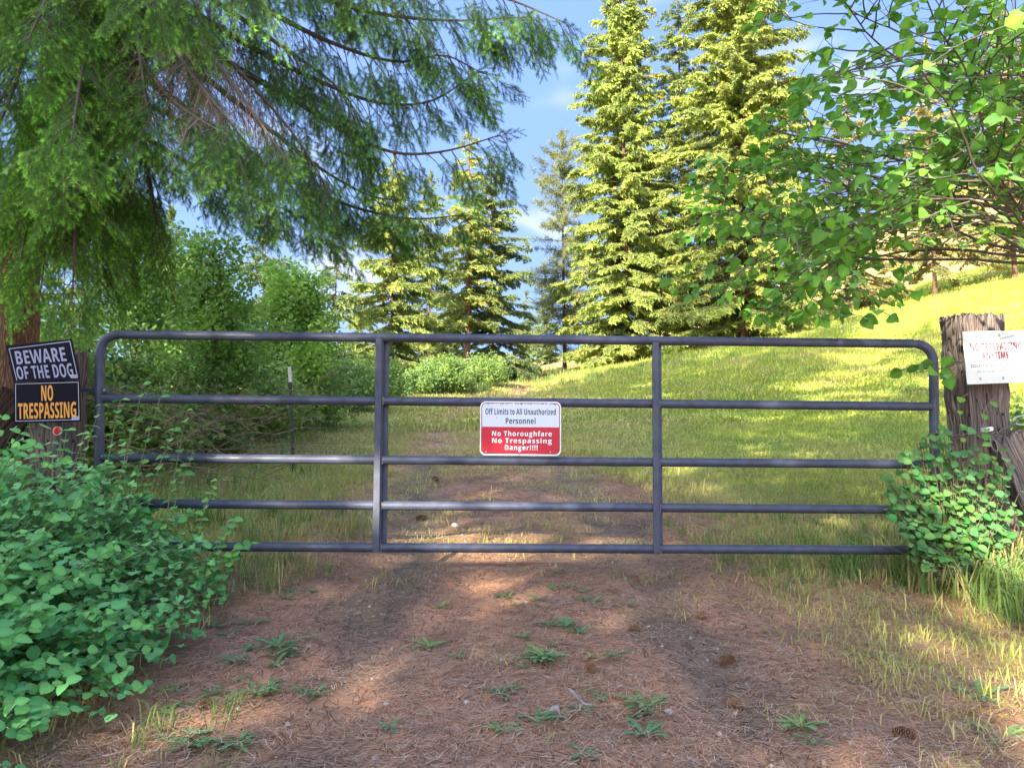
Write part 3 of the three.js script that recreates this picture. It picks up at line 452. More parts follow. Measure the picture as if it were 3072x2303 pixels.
// ================================================================== conifers beyond the gate
function conifer(name, label, x, d, H, R, seed, o = {}) {
  const r = rng(seed), y0 = land(x, d) - 0.15, base = V(x, y0, -d), t = thing(name, label, 'tree', base, o.group);
  const lean = V((r() - 0.5) * 0.02 * H, H, (r() - 0.5) * 0.02 * H), at = (h) => base.clone().addScaledVector(lean, h / H), rad = (h) => Math.max(0.012, (o.trunk || H * 0.0085) * (1 - 0.93 * h / H) * (h < 0.6 ? 1.25 - 0.4 * h : 1));
  const tp = []; for (let i = 0; i <= 14; i++) tp.push(at(H * i / 14)); part(t, 'trunk', new GB().tube(tp, tp.map((_, i) => rad(H * i / 14)), o.near ? 14 : 9, o.bark || C(0.36, 0.25, 0.19), 3, 0.08).build(), M.bark);
  const gb = new GB(), lists = [[], [], []], cb = o.crown ?? 0.08, cl = C(0.19, 0.15, 0.12), step = o.step || 0.5, cov = o.cover || 1;
  for (let h = H * cb; h < H * 0.985; h += step * (0.75 + 0.5 * r())) {
    const q = (h - H * cb) / (H * (1 - cb)), prof = (o.profile ? o.profile(q) : Math.pow(1 - q, 0.68) * (0.76 + 0.24 * Math.min(1, q * 6))) * R, nl = Math.max(3, Math.round((o.limbs || 6) * (0.6 + 0.4 * (1 - q)))), off = r() * 6.283;
    for (let k = 0; k < nl; k++) {
      if (o.gap && r() < o.gap * (1 - q)) continue;
      const a = off + k / nl * 6.283 + (r() - 0.5) * 0.5, len = Math.max(0.25, prof * (0.55 + 0.55 * r() + 0.1 * n3(a, h * 0.7, seed))), D = V(Math.cos(a), 0, Math.sin(a)), st = at(Math.min(H * 0.98, h + (r() - 0.5) * step * 1.6)), rise = lerp(o.rise0 ?? -0.28, 0.55, Math.pow(q, 1.6)) + (r() - 0.5) * 0.16;
      const pt = (s) => st.clone().addScaledVector(D, len * s).add(V(0, len * (rise * s - 0.16 * s * s + 0.13 * s * s * s), 0));
      gb.tube([st, pt(0.35), pt(0.7), pt(1)], [0.012 + len * 0.009, 0.01 + len * 0.005, 0.008 + len * 0.002, 0.003], 4, cl, 1, 0, false);
      const nS = Math.max(2, Math.round(len / (o.space || 0.155) * cov));
      for (let s = 0; s < nS; s++) {
        const f = (o.bare ?? 0.06) + (1 - (o.bare ?? 0.06)) * (s + r()) / nS, p = pt(f), sgn = r() < 0.5 ? 1 : -1, side = V(-D.z, 0, D.x).multiplyScalar(sgn * (s === nS - 1 ? 0.2 : 0.35 + 0.8 * r())), ax = D.clone().add(side).add(V(0, rise * 0.4 - 0.15 - (0.75 + (o.hang || 0)) * r(), 0)).normalize(), sc = (o.size || 0.62) * (0.45 + 0.6 * r()) * (0.65 + 0.35 * Math.min(1, len));
        const y = clamp(0.5 + 0.5 * n3(p.x * 0.5 + seed, p.y * 0.35, p.z * 0.5) + (r() - 0.5) * 0.5, 0, 1), c = (o.c0 || C(0.10, 0.17, 0.045)).clone().lerp(o.c1 || C(0.27, 0.31, 0.07), y); if (o.c2 && r() < 0.08 + 0.15 * n3(p.x * 0.8, p.y * 0.8, seed)) c.lerp(o.c2, 0.7);
        const m = basis(p, ax, up.clone().add(dirOf(r).multiplyScalar(0.45)), sc); lists[Math.floor(r() * 3)].push({ m, c });
      }
    }
  }
  for (let i = 0; i < 6; i++) lists[0].push({ m: basis(at(H * (0.965 + 0.006 * i)), V(r() - 0.5, 1.2, r() - 0.5), V(1, 0, 0), (o.size || 0.62) * 0.6), c: (o.c1 || C(0.2, 0.28, 0.07)) });
  part(t, 'limbs', gb.build(), M.twig, 'stuff');
  const kit = o.kit || farSprays; const by = kit.map((_, k) => lists.flatMap((l, i) => i % kit.length === k ? l : [])); by.forEach((l, k) => { if (l.length) instanced(t, 'crown', kit[k], M.farNeedle, l); });
  return t;
}
// trees are given by the column of their trunk and the row of their tip in the photograph, and their distance
function cTree(name, label, px, topPy, d, Rpx, seed, o = {}) { const p = P(px, topPy, d), g = land(p.x, d); return conifer(name, label, p.x, d, p.y - g, Rpx / FOC * d, seed, o); }
const fir0 = C(0.19, 0.26, 0.065), fir1 = C(0.45, 0.56, 0.11), gold = C(0.52, 0.49, 0.12), dk0 = C(0.10, 0.17, 0.06), dk1 = C(0.25, 0.33, 0.09);
const GC = 'conifers past the far end of the track', GR = 'conifers on the slope beyond the gate', GL = 'firs behind the maple and the brush pile', GO = 'tall firs standing behind the viewer';
cTree('fir_tree', 'bushy low-branched fir beside the far track, broadest of its clump', 1185, 480, 33, 205, 101, { group: GC, c0: fir0, c1: C(0.36, 0.46, 0.09), c2: gold, crown: 0.03, cover: 1.5, size: 0.66, step: 0.42 });
cTree('fir_tree', 'tall thin fir with bare reddish lower trunk by the far track', 1405, 390, 37, 125, 102, { group: GC, c0: fir0, c1: C(0.42, 0.48, 0.10), cover: 1.3, c2: gold, crown: 0.26, gap: 0.3, trunk: 0.19, bark: C(0.52, 0.33, 0.23), size: 0.58, step: 0.42 });
cTree('fir_tree', 'dark green pointed fir at the edge of the open sky gap', 1478, 470, 38.5, 200, 103, { group: GC, c0: dk0, c1: C(0.30, 0.38, 0.09), cover: 1.4, crown: 0.04, size: 0.6, step: 0.42 });
cTree('fir_tree', 'slim young fir between the broad fir and the thin one', 1290, 520, 41, 165, 104, { group: GC, c0: fir0, c1: dk1, crown: 0.05 });
cTree('pine_tree', 'open grey-green pine with dark trunk at the edge of the sky gap', 1690, 385, 44, 125, 105, { group: GR, kit: pineTufts, c0: C(0.12, 0.16, 0.07), c1: C(0.27, 0.30, 0.12), crown: 0.12, gap: 0.25, size: 0.95, limbs: 7, step: 0.6, rise0: -0.1, bark: C(0.20, 0.14, 0.11), profile: (q) => Math.pow(Math.sin(Math.PI * (0.14 + 0.84 * q)), 0.55), space: 0.34 });
cTree('fir_tree', 'very tall sunlit fir with pale sparse top next to the pine', 1868, -70, 41, 245, 106, { group: GR, c0: fir0, c1: fir1, c2: gold, crown: 0.05, cover: 1.5, size: 0.7, step: 0.42, limbs: 7, hang: 0.3, profile: (q) => Math.pow(1 - q, 0.55) * (0.8 + 0.2 * Math.min(1, q * 5)) });
cTree('fir_tree', 'massive golden-green fir beside the tall pale-topped fir', 2195, -420, 38, 300, 107, { group: GR, c0: fir0, c1: C(0.45, 0.54, 0.10), c2: gold, crown: 0.05, cover: 1.5, size: 0.72, step: 0.42, limbs: 7, hang: 0.3, profile: (q) => Math.pow(1 - q, 0.5) });
cTree('fir_tree', 'dark fir standing behind and between the two tallest firs', 2035, -40, 45, 230, 108, { group: GR, c0: dk0, c1: dk1, crown: 0.1, bark: C(0.2, 0.15, 0.12) });
cTree('larch_tree', 'thin wispy conifer with see-through crown beside the massive fir', 2345, 170, 43, 95, 109, { group: GR, c0: C(0.2, 0.22, 0.12), c1: C(0.36, 0.36, 0.2), cover: 0.5, gap: 0.3, crown: 0.15, size: 0.5 });
cTree('fir_tree', 'sunlit fir on the slope behind the hazel boughs, one of a row', 2540, 300, 45, 190, 110, { group: GR, c0: C(0.16, 0.2, 0.06), c1: C(0.46, 0.42, 0.14), c2: gold, crown: 0.1 });
cTree('fir_tree', 'sunlit fir on the slope behind the hazel boughs, one of a row', 2770, 120, 41, 210, 111, { group: GR, c0: C(0.16, 0.2, 0.06), c1: C(0.50, 0.44, 0.16), c2: gold, crown: 0.16 });
cTree('fir_tree', 'sunlit fir on the slope behind the hazel boughs, one of a row', 3000, 20, 39, 210, 112, { group: GR, c0: C(0.16, 0.2, 0.06), c1: C(0.50, 0.44, 0.16), c2: gold, crown: 0.18 });
cTree('fir_tree', 'slender dark fir rising behind the young maple', 1010, 660, 30, 110, 113, { group: GL, c0: dk0, c1: dk1, crown: 0.04 });
cTree('fir_tree', 'tall dark fir behind the young maple and the steel stake', 800, 600, 25, 150, 114, { group: GL, c0: dk0, c1: C(0.17, 0.25, 0.06), crown: 0.06 });
cTree('fir_tree', 'mid-green fir standing behind the brush pile', 520, 640, 21, 185, 115, { group: GL, c0: dk0, c1: C(0.20, 0.28, 0.06), crown: 0.05, gap: 0.15 });
cTree('fir_tree', 'broad dark fir behind the two stacked signs', 200, 640, 19, 210, 116, { group: GL, c0: dk0, c1: C(0.17, 0.25, 0.06), crown: 0.06, gap: 0.15 });
cTree('fir_tree', 'small faint fir far off in the sky gap', 1580, 880, 78, 42, 117, { group: GC, c0: dk0, c1: dk1, size: 0.8 });
cTree('fir_tree', 'faint fir far off beside the pine trunk', 1640, 830, 84, 48, 118, { group: GC, c0: dk0, c1: dk1, size: 0.8 });
cTree('fir_tree', 'low far fir showing under the broad fir boughs', 1085, 800, 66, 60, 119, { group: GC, c0: dk0, c1: dk1, size: 0.8 });
cTree('fir_tree', 'far fir between the thin trunk and the dark pointed fir', 1345, 760, 62, 62, 123, { group: GC, c0: dk0, c1: dk1, size: 0.8 });
// trees behind the viewer: only their shade shows
for (const [i, [x, d, H, R, cr]] of [[-6.5, -8, 22, 3.6], [-4.6, -5.3, 13, 1.6], [-11.5, -4, 28, 4.2, 0.3], [-13, -11, 31, 4.4], [-17.5, -8, 34, 4.6, 0.42], [-10.2, -6.5, 30, 4.4], [-22, -12, 36, 4.6, 0.42], [-8.6, -2.5, 17, 2.5]].entries())
  conifer('shade_fir', 'tall fir standing behind the viewer that shades the track', x, d, H, R, 200 + i, { group: GO, c0: dk0, c1: dk1, crown: cr || 0.1, size: 0.95, step: 0.6, space: 0.5, limbs: 6 });

// ================================================================== bushes and young broadleaf trees
function bush(name, label, x, d, rx, ry, n, seed, c0, c1, o = {}) {
  const r = rng(seed), b = V(x, land(x, d) - 0.05, -d), t = thing(name, label, o.cat || 'bush', b, o.group), gb = new GB(), lists = leafClumps.map(() => []);
  for (let i = 0; i < (o.stems || 7); i++) { const D = dirOf(r).setY(0), e = b.clone().addScaledVector(D, rx * 0.7).add(V(0, ry * (0.6 + 0.4 * r()), 0)); gb.tube([b, b.clone().lerp(e, 0.5).add(V(0, ry * 0.2, 0)), e], [0.03, 0.018, 0.005], 5, C(0.2, 0.15, 0.11), 1, 0, false); }
  part(t, 'stems', gb.build(), M.twig);
  for (let i = 0; i < n; i++) { const D = dirOf(r), f = Math.cbrt(0.15 + 0.85 * r()) * (0.82 + 0.3 * n3(D.x * 1.8 + seed, D.y * 1.8, D.z * 1.8)), p = b.clone().add(V(D.x * rx * f, Math.max(0.02, ry * 0.5 + D.y * ry * 0.52 * f), D.z * rx * f)), y = clamp(0.5 + 0.5 * n3(p.x * 0.9, p.y * 0.9, p.z * 0.9) + (r() - 0.5) * 0.6, 0, 1); lists[i % lists.length].push({ m: basis(p, dirOf(r), up.clone().add(dirOf(r).multiplyScalar(0.5)), (o.size || 0.42) * (0.7 + 0.6 * r())), c: c0.clone().lerp(c1, y) }); }
  lists.forEach((l, k) => instanced(t, 'foliage', leafClumps[k], M.leaf, l)); return t;
}
const b0 = C(0.12, 0.24, 0.06), b1 = C(0.29, 0.43, 0.085), GB1 = 'bushes under the firs along the far track';
for (const [i, [px, py, w, h, l]] of [[1215, 1190, 1.9, 1.6, 'low rounded bush under the broad fir'], [1330, 1180, 1.6, 1.5, 'rounded bush beside the bare reddish fir trunk'], [1440, 1165, 1.7, 1.9, 'dense bush in front of the dark pointed fir'], [1545, 1140, 1.6, 1.7, 'bush where the track bends behind the hump'], [1650, 1085, 2.0, 1.8, 'bright bush at the foot of the pine'], [1760, 1060, 2.2, 1.6, 'broad bush at the foot of the tall pale-topped fir'], [1900, 1030, 2.2, 1.3, 'low bush along the top of the sunlit grass hump'], [2060, 1012, 2.0, 1.5, 'low leafy bush in front of the massive fir'], [2240, 1000, 2.2, 1.8, 'yellow-green bush on the slope below the massive fir'], [1110, 1215, 1.5, 1.5, 'bush beside the slender dark fir'], [1010, 1245, 1.4, 1.7, 'leafy bush at the meadow edge near the steel stake']].entries()) { const g = groundAt(px, py); bush('meadow_bush', l, g.x, -g.z, w * (0.7 + 0.06 * (i % 4)), h * (0.55 + 0.11 * (i * 7 % 4)), 420, 300 + i, b0, b1, { group: GB1, size: 0.36 }); }
// thicket at the meadow's near edge, behind the gate
const GT = 'thicket behind the gate';
for (const [i, [px, d, w, h, n, l, c1]] of [[900, 12.5, 1.0, 1.5, 330, 'low green bush behind the steel stake', b1], [740, 10.8, 1.1, 1.35, 360, 'leafy bush at the foot of the young maple', b1], [560, 9.0, 0.9, 1.1, 330, 'small leafy bush beside the brush pile', C(0.30, 0.36, 0.07)], [400, 8.0, 0.8, 1.0, 300, 'low leafy bush behind the gate hinge', b1], [250, 8.6, 1.0, 1.6, 330, 'bush behind the post with stacked signs', b1], [620, 13.5, 1.3, 2.4, 420, 'tall leafy bush behind the brush pile', C(0.27, 0.4, 0.08)], [60, 7.6, 0.9, 2.0, 330, 'shaded bush beside the big fir trunk', b1]].entries()) { const p = P(px, 1300, d); bush('thicket_bush', l, p.x, d, w, h, n, 330 + i, b0, c1, { group: GT, size: 0.30 }); }
function youngTree(name, label, px, d, topPy, rx, n, seed, c0, c1, size, base = 0.3) {
  const p = P(px, topPy, d), g = land(p.x, d), H = p.y - g, b = V(p.x, g - 0.05, -d), r = rng(seed), t = thing(name, label, 'tree', b), gb = new GB(), lists = leafClumps.map(() => []);
  part(t, 'trunk', new GB().tube([b, b.clone().add(V(0.05, H * 0.5, 0.03)), b.clone().add(V(0, H * 0.95, 0))], [0.05, 0.035, 0.008], 8, C(0.30, 0.24, 0.18), 1).build(), M.bark);
  for (let i = 0; i < 46; i++) { const h = H * (base + (1 - base) * r()), D = dirOf(r).setY(0.55), l = rx * (0.5 + 0.6 * r()) * (1.15 - 0.75 * (h - base * H) / (H * (1 - base))), s = b.clone().add(V(0, h * 0.9, 0)), e = s.clone().addScaledVector(D, l), m = s.clone().lerp(e, 0.55).add(V(0, l * 0.1, 0)); gb.tube([s, m, e], [0.014, 0.009, 0.003], 4, C(0.25, 0.19, 0.13), 1, 0, false); for (let k = 0; k < n / 46; k++) { const f = 0.3 + 0.75 * r(), q = s.clone().lerp(e, f).add(dirOf(r).multiplyScalar(0.28 * size / 0.3)), y = clamp(0.5 + 0.6 * n3(q.x * 1.2, q.y * 1.2, q.z * 1.2) + (r() - 0.5) * 0.6, 0, 1); lists[k % lists.length].push({ m: basis(q, dirOf(r), up.clone().add(dirOf(r).multiplyScalar(0.6)), size * (0.7 + 0.6 * r())), c: c0.clone().lerp(c1, y) }); } }
  part(t, 'branches', gb.build(), M.twig); lists.forEach((l, k) => instanced(t, 'crown', leafClumps[k], M.leaf, l)); return t;
}
youngTree('maple_tree', 'young bright green maple beyond the steel stake', 890, 12.0, 800, 0.95, 620, 401, C(0.18, 0.34, 0.06), C(0.38, 0.62, 0.09), 0.30, 0.28);
youngTree('cherry_tree', 'slender leafy tree with drooping leaves under the big fir', 640, 9.2, 690, 0.8, 420, 402, C(0.13, 0.27, 0.055), C(0.27, 0.48, 0.08), 0.26, 0.3);
youngTree('alder_tree', 'loose leafy sapling behind the gate hinge corner', 420, 10.5, 560, 1.1, 480, 403, C(0.13, 0.26, 0.055), C(0.26, 0.46, 0.08), 0.30, 0.3);

// brush pile behind the gate
{
  const c = P(560, 1230, 7.2), b = V(c.x, land(c.x, 7.2), -7.2), t = thing('brush_pile', 'heap of bare dead twigs lying behind the gate', 'brush pile', b), r = rng(61), gb = new GB();
  for (let i = 0; i < 120; i++) { const a = (r() < 0.75 ? -0.35 + 0.7 * r() : r() * 6.28), s = b.clone().add(V((r() - 0.5) * 1.7, r() * 0.85, (r() - 0.5) * 0.9)), l = 0.4 + 1.1 * r(), D = V(Math.cos(a) * (r() < 0.5 ? 1 : -1), 0.1 + 0.5 * (r() - 0.3), Math.sin(a)).normalize(), m = s.clone().addScaledVector(D, l * 0.5).add(V((r() - 0.5) * 0.1, 0.05, (r() - 0.5) * 0.1)), e = s.clone().addScaledVector(D, l).add(V(0, (r() - 0.6) * 0.25, 0)), w = 0.0025 + 0.006 * r() * r(); const k = 0.7 + 0.6 * r(); gb.tube([s, m, e], [w, w * 0.8, w * 0.3], 5, C(0.22 * k, 0.155 * k, 0.115 * k), 1, 0, false); for (let j = 0; j < 2; j++) { const q = m.clone().lerp(e, r()), f = q.clone().addScaledVector(dirOf(r).add(D), 0.12 + 0.15 * r()); gb.tube([q, f], [w * 0.5, w * 0.2], 4, C(0.22 * k, 0.155 * k, 0.115 * k), 1, 0, false); } }
  part(t, 'twigs', gb.build(), M.twig, 'stuff');
}

// ================================================================== the big fir overhead
{
  const r = rng(71), tp = curve([P(20, 1480, 6.6), P(40, 1000, 6.5), P(70, 650, 6.4), P(170, 300, 6.3), P(290, -100, 6.2), P(420, -700, 6.2), P(520, -1500, 6.3)], 24);
  tp[0].y = Math.min(tp[0].y, land(tp[0].x, 6.6) - 0.1);
  const t = thing('fir_tree', 'big fir leaning beside the signs, its needled boughs overhanging the gate', 'tree', tp[0].clone());
  part(t, 'trunk', new GB().tube(tp, tp.map((_, i) => 0.21 * (1 - 0.7 * i / 24)), 18, C(0.40, 0.25, 0.19), 2, 0.1).build(), M.bark);
  const boughs = [], lists = nearFronds.map(() => []), dead = C(0.30, 0.22, 0.165), live = C(0.11, 0.085, 0.07), deadTw = new GB();
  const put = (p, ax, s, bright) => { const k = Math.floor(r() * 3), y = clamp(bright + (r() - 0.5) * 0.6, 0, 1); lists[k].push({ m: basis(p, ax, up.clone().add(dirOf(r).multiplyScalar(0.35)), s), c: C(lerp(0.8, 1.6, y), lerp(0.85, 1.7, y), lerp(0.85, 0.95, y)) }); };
  function bough(pts, o = {}) {
    const L = pts.reduce((s, p, i) => i ? s + p.distanceTo(pts[i - 1]) : 0, 0), n = Math.max(8, Math.round(L / 0.09)), path = curve(pts, n), w0 = o.w || 0.018 + 0.006 * L;
    const gb = new GB(); gb.tube(path, path.map((_, i) => lerp(w0, 0.0035, i / n)), 7, live, 1, 0, false); const T = V(), S = V();
    for (let i = Math.round(n * (o.from ?? 0.22)); i <= n; i++) {
      const f = i / n, p = path[i]; T.subVectors(path[Math.min(n, i + 1)], path[Math.max(0, i - 1)]).normalize(); S.crossVectors(T, up).normalize();
      for (const sg of [1, -1]) {
        if (r() < (o.skip || 0.12)) continue;
        const len = (o.len || 0.55) * (0.5 + 0.7 * r()) * (1 - 0.55 * f), D = T.clone().multiplyScalar(0.55 + 0.3 * r()).addScaledVector(S, sg * (0.35 + 0.5 * r())).add(V(0, -(o.droop ?? 0.55) * (0.5 + r()), 0)).normalize(), m = p.clone().addScaledVector(D, len * 0.5), e = p.clone().addScaledVector(D, len).add(V(0, -len * 0.22, 0));
        const isDead = f < (o.dead ?? 0.3) && r() < 0.75;
        (isDead ? deadTw : gb).tube([p.clone(), m, e], [0.0042, 0.003, 0.0012], 4, isDead ? dead : live, 1, 0, false);
        if (isDead) { for (let q = 0; q < 5; q++) { const b = p.clone().lerp(e, 0.2 + 0.8 * r()), g = b.clone().addScaledVector(D.clone().add(dirOf(r)), 0.1 + 0.16 * r()); deadTw.tube([b, g], [0.002, 0.0008], 3, dead, 1, 0, false); } continue; }
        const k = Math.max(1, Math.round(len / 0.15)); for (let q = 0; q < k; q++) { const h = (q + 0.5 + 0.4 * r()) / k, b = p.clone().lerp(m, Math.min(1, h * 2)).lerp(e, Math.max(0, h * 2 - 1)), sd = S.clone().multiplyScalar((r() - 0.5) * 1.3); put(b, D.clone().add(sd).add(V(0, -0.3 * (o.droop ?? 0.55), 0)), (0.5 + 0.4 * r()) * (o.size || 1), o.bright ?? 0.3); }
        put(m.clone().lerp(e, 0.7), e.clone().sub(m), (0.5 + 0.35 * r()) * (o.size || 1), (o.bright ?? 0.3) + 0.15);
      }
    }
    put(path[n - 1], path[n].clone().sub(path[n - 2]), 0.7 * (o.size || 1), (o.bright ?? 0.3) + 0.2); boughs.push(gb.build());
  }
  const Q = (a) => a.map(([x, y, d]) => P(x, y, d));
  // boughs that stand against the sky
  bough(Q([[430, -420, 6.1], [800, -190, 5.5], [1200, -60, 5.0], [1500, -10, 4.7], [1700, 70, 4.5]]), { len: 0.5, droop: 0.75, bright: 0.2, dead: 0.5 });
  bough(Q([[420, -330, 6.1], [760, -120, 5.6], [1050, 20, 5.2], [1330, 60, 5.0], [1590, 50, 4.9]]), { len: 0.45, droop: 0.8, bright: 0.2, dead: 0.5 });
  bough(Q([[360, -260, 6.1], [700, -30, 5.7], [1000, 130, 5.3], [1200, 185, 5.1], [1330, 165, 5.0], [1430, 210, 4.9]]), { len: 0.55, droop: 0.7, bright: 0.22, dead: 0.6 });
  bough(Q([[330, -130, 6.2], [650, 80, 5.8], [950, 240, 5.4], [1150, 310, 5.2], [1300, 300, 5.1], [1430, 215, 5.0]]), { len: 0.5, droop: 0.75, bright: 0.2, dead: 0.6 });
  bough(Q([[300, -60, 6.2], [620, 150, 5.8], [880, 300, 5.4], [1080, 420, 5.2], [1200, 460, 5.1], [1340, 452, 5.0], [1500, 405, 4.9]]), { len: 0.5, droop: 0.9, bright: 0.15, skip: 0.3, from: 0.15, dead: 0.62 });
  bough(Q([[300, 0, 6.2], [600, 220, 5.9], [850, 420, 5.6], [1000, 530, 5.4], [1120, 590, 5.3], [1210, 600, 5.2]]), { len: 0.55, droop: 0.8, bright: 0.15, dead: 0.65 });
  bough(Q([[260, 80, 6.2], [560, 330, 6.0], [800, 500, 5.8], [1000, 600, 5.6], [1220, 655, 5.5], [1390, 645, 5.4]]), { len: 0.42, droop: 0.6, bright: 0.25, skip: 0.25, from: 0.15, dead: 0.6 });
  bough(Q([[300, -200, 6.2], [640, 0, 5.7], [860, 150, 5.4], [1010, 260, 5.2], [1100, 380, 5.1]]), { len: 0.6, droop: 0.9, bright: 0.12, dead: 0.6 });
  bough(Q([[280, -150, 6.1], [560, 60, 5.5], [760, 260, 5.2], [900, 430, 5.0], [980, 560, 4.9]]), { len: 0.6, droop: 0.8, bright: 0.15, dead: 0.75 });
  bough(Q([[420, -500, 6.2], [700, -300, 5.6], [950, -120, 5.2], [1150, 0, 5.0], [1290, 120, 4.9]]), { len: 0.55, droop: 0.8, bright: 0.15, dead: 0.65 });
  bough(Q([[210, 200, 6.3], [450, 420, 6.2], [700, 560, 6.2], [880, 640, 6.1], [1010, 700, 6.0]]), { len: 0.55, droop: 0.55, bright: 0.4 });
  // the mass of boughs beside and above the signs
  for (let i = 0; i < 46; i++) {
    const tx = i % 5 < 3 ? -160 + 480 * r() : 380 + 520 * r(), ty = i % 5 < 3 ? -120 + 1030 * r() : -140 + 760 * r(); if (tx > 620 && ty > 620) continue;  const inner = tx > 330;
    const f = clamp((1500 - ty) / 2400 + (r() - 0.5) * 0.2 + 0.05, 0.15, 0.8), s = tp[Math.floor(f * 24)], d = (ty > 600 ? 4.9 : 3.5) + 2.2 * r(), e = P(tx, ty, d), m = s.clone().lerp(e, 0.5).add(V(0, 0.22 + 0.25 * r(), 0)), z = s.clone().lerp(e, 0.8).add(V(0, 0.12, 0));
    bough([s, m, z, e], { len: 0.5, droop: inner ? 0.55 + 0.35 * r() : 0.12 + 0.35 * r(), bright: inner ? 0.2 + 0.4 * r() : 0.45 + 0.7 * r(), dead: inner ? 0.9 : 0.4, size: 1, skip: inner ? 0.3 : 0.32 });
  }
  // low green sprays hanging just above the signs
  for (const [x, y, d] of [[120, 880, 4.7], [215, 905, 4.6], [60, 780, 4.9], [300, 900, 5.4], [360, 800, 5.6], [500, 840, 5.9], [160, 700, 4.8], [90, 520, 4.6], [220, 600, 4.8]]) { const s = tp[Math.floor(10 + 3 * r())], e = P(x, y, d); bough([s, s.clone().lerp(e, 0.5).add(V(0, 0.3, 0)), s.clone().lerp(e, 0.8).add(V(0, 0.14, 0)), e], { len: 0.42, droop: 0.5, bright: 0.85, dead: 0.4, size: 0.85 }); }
  for (const b of boughs) part(t, 'bough', b, M.twig);
  part(t, 'dead_twigs', deadTw.build(), M.twig, 'stuff');
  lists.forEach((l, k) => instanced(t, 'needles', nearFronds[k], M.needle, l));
  console.log('near fronds', lists.map((l) => l.length), 'tris', nearFronds.map((g) => g.index.count / 3));
}

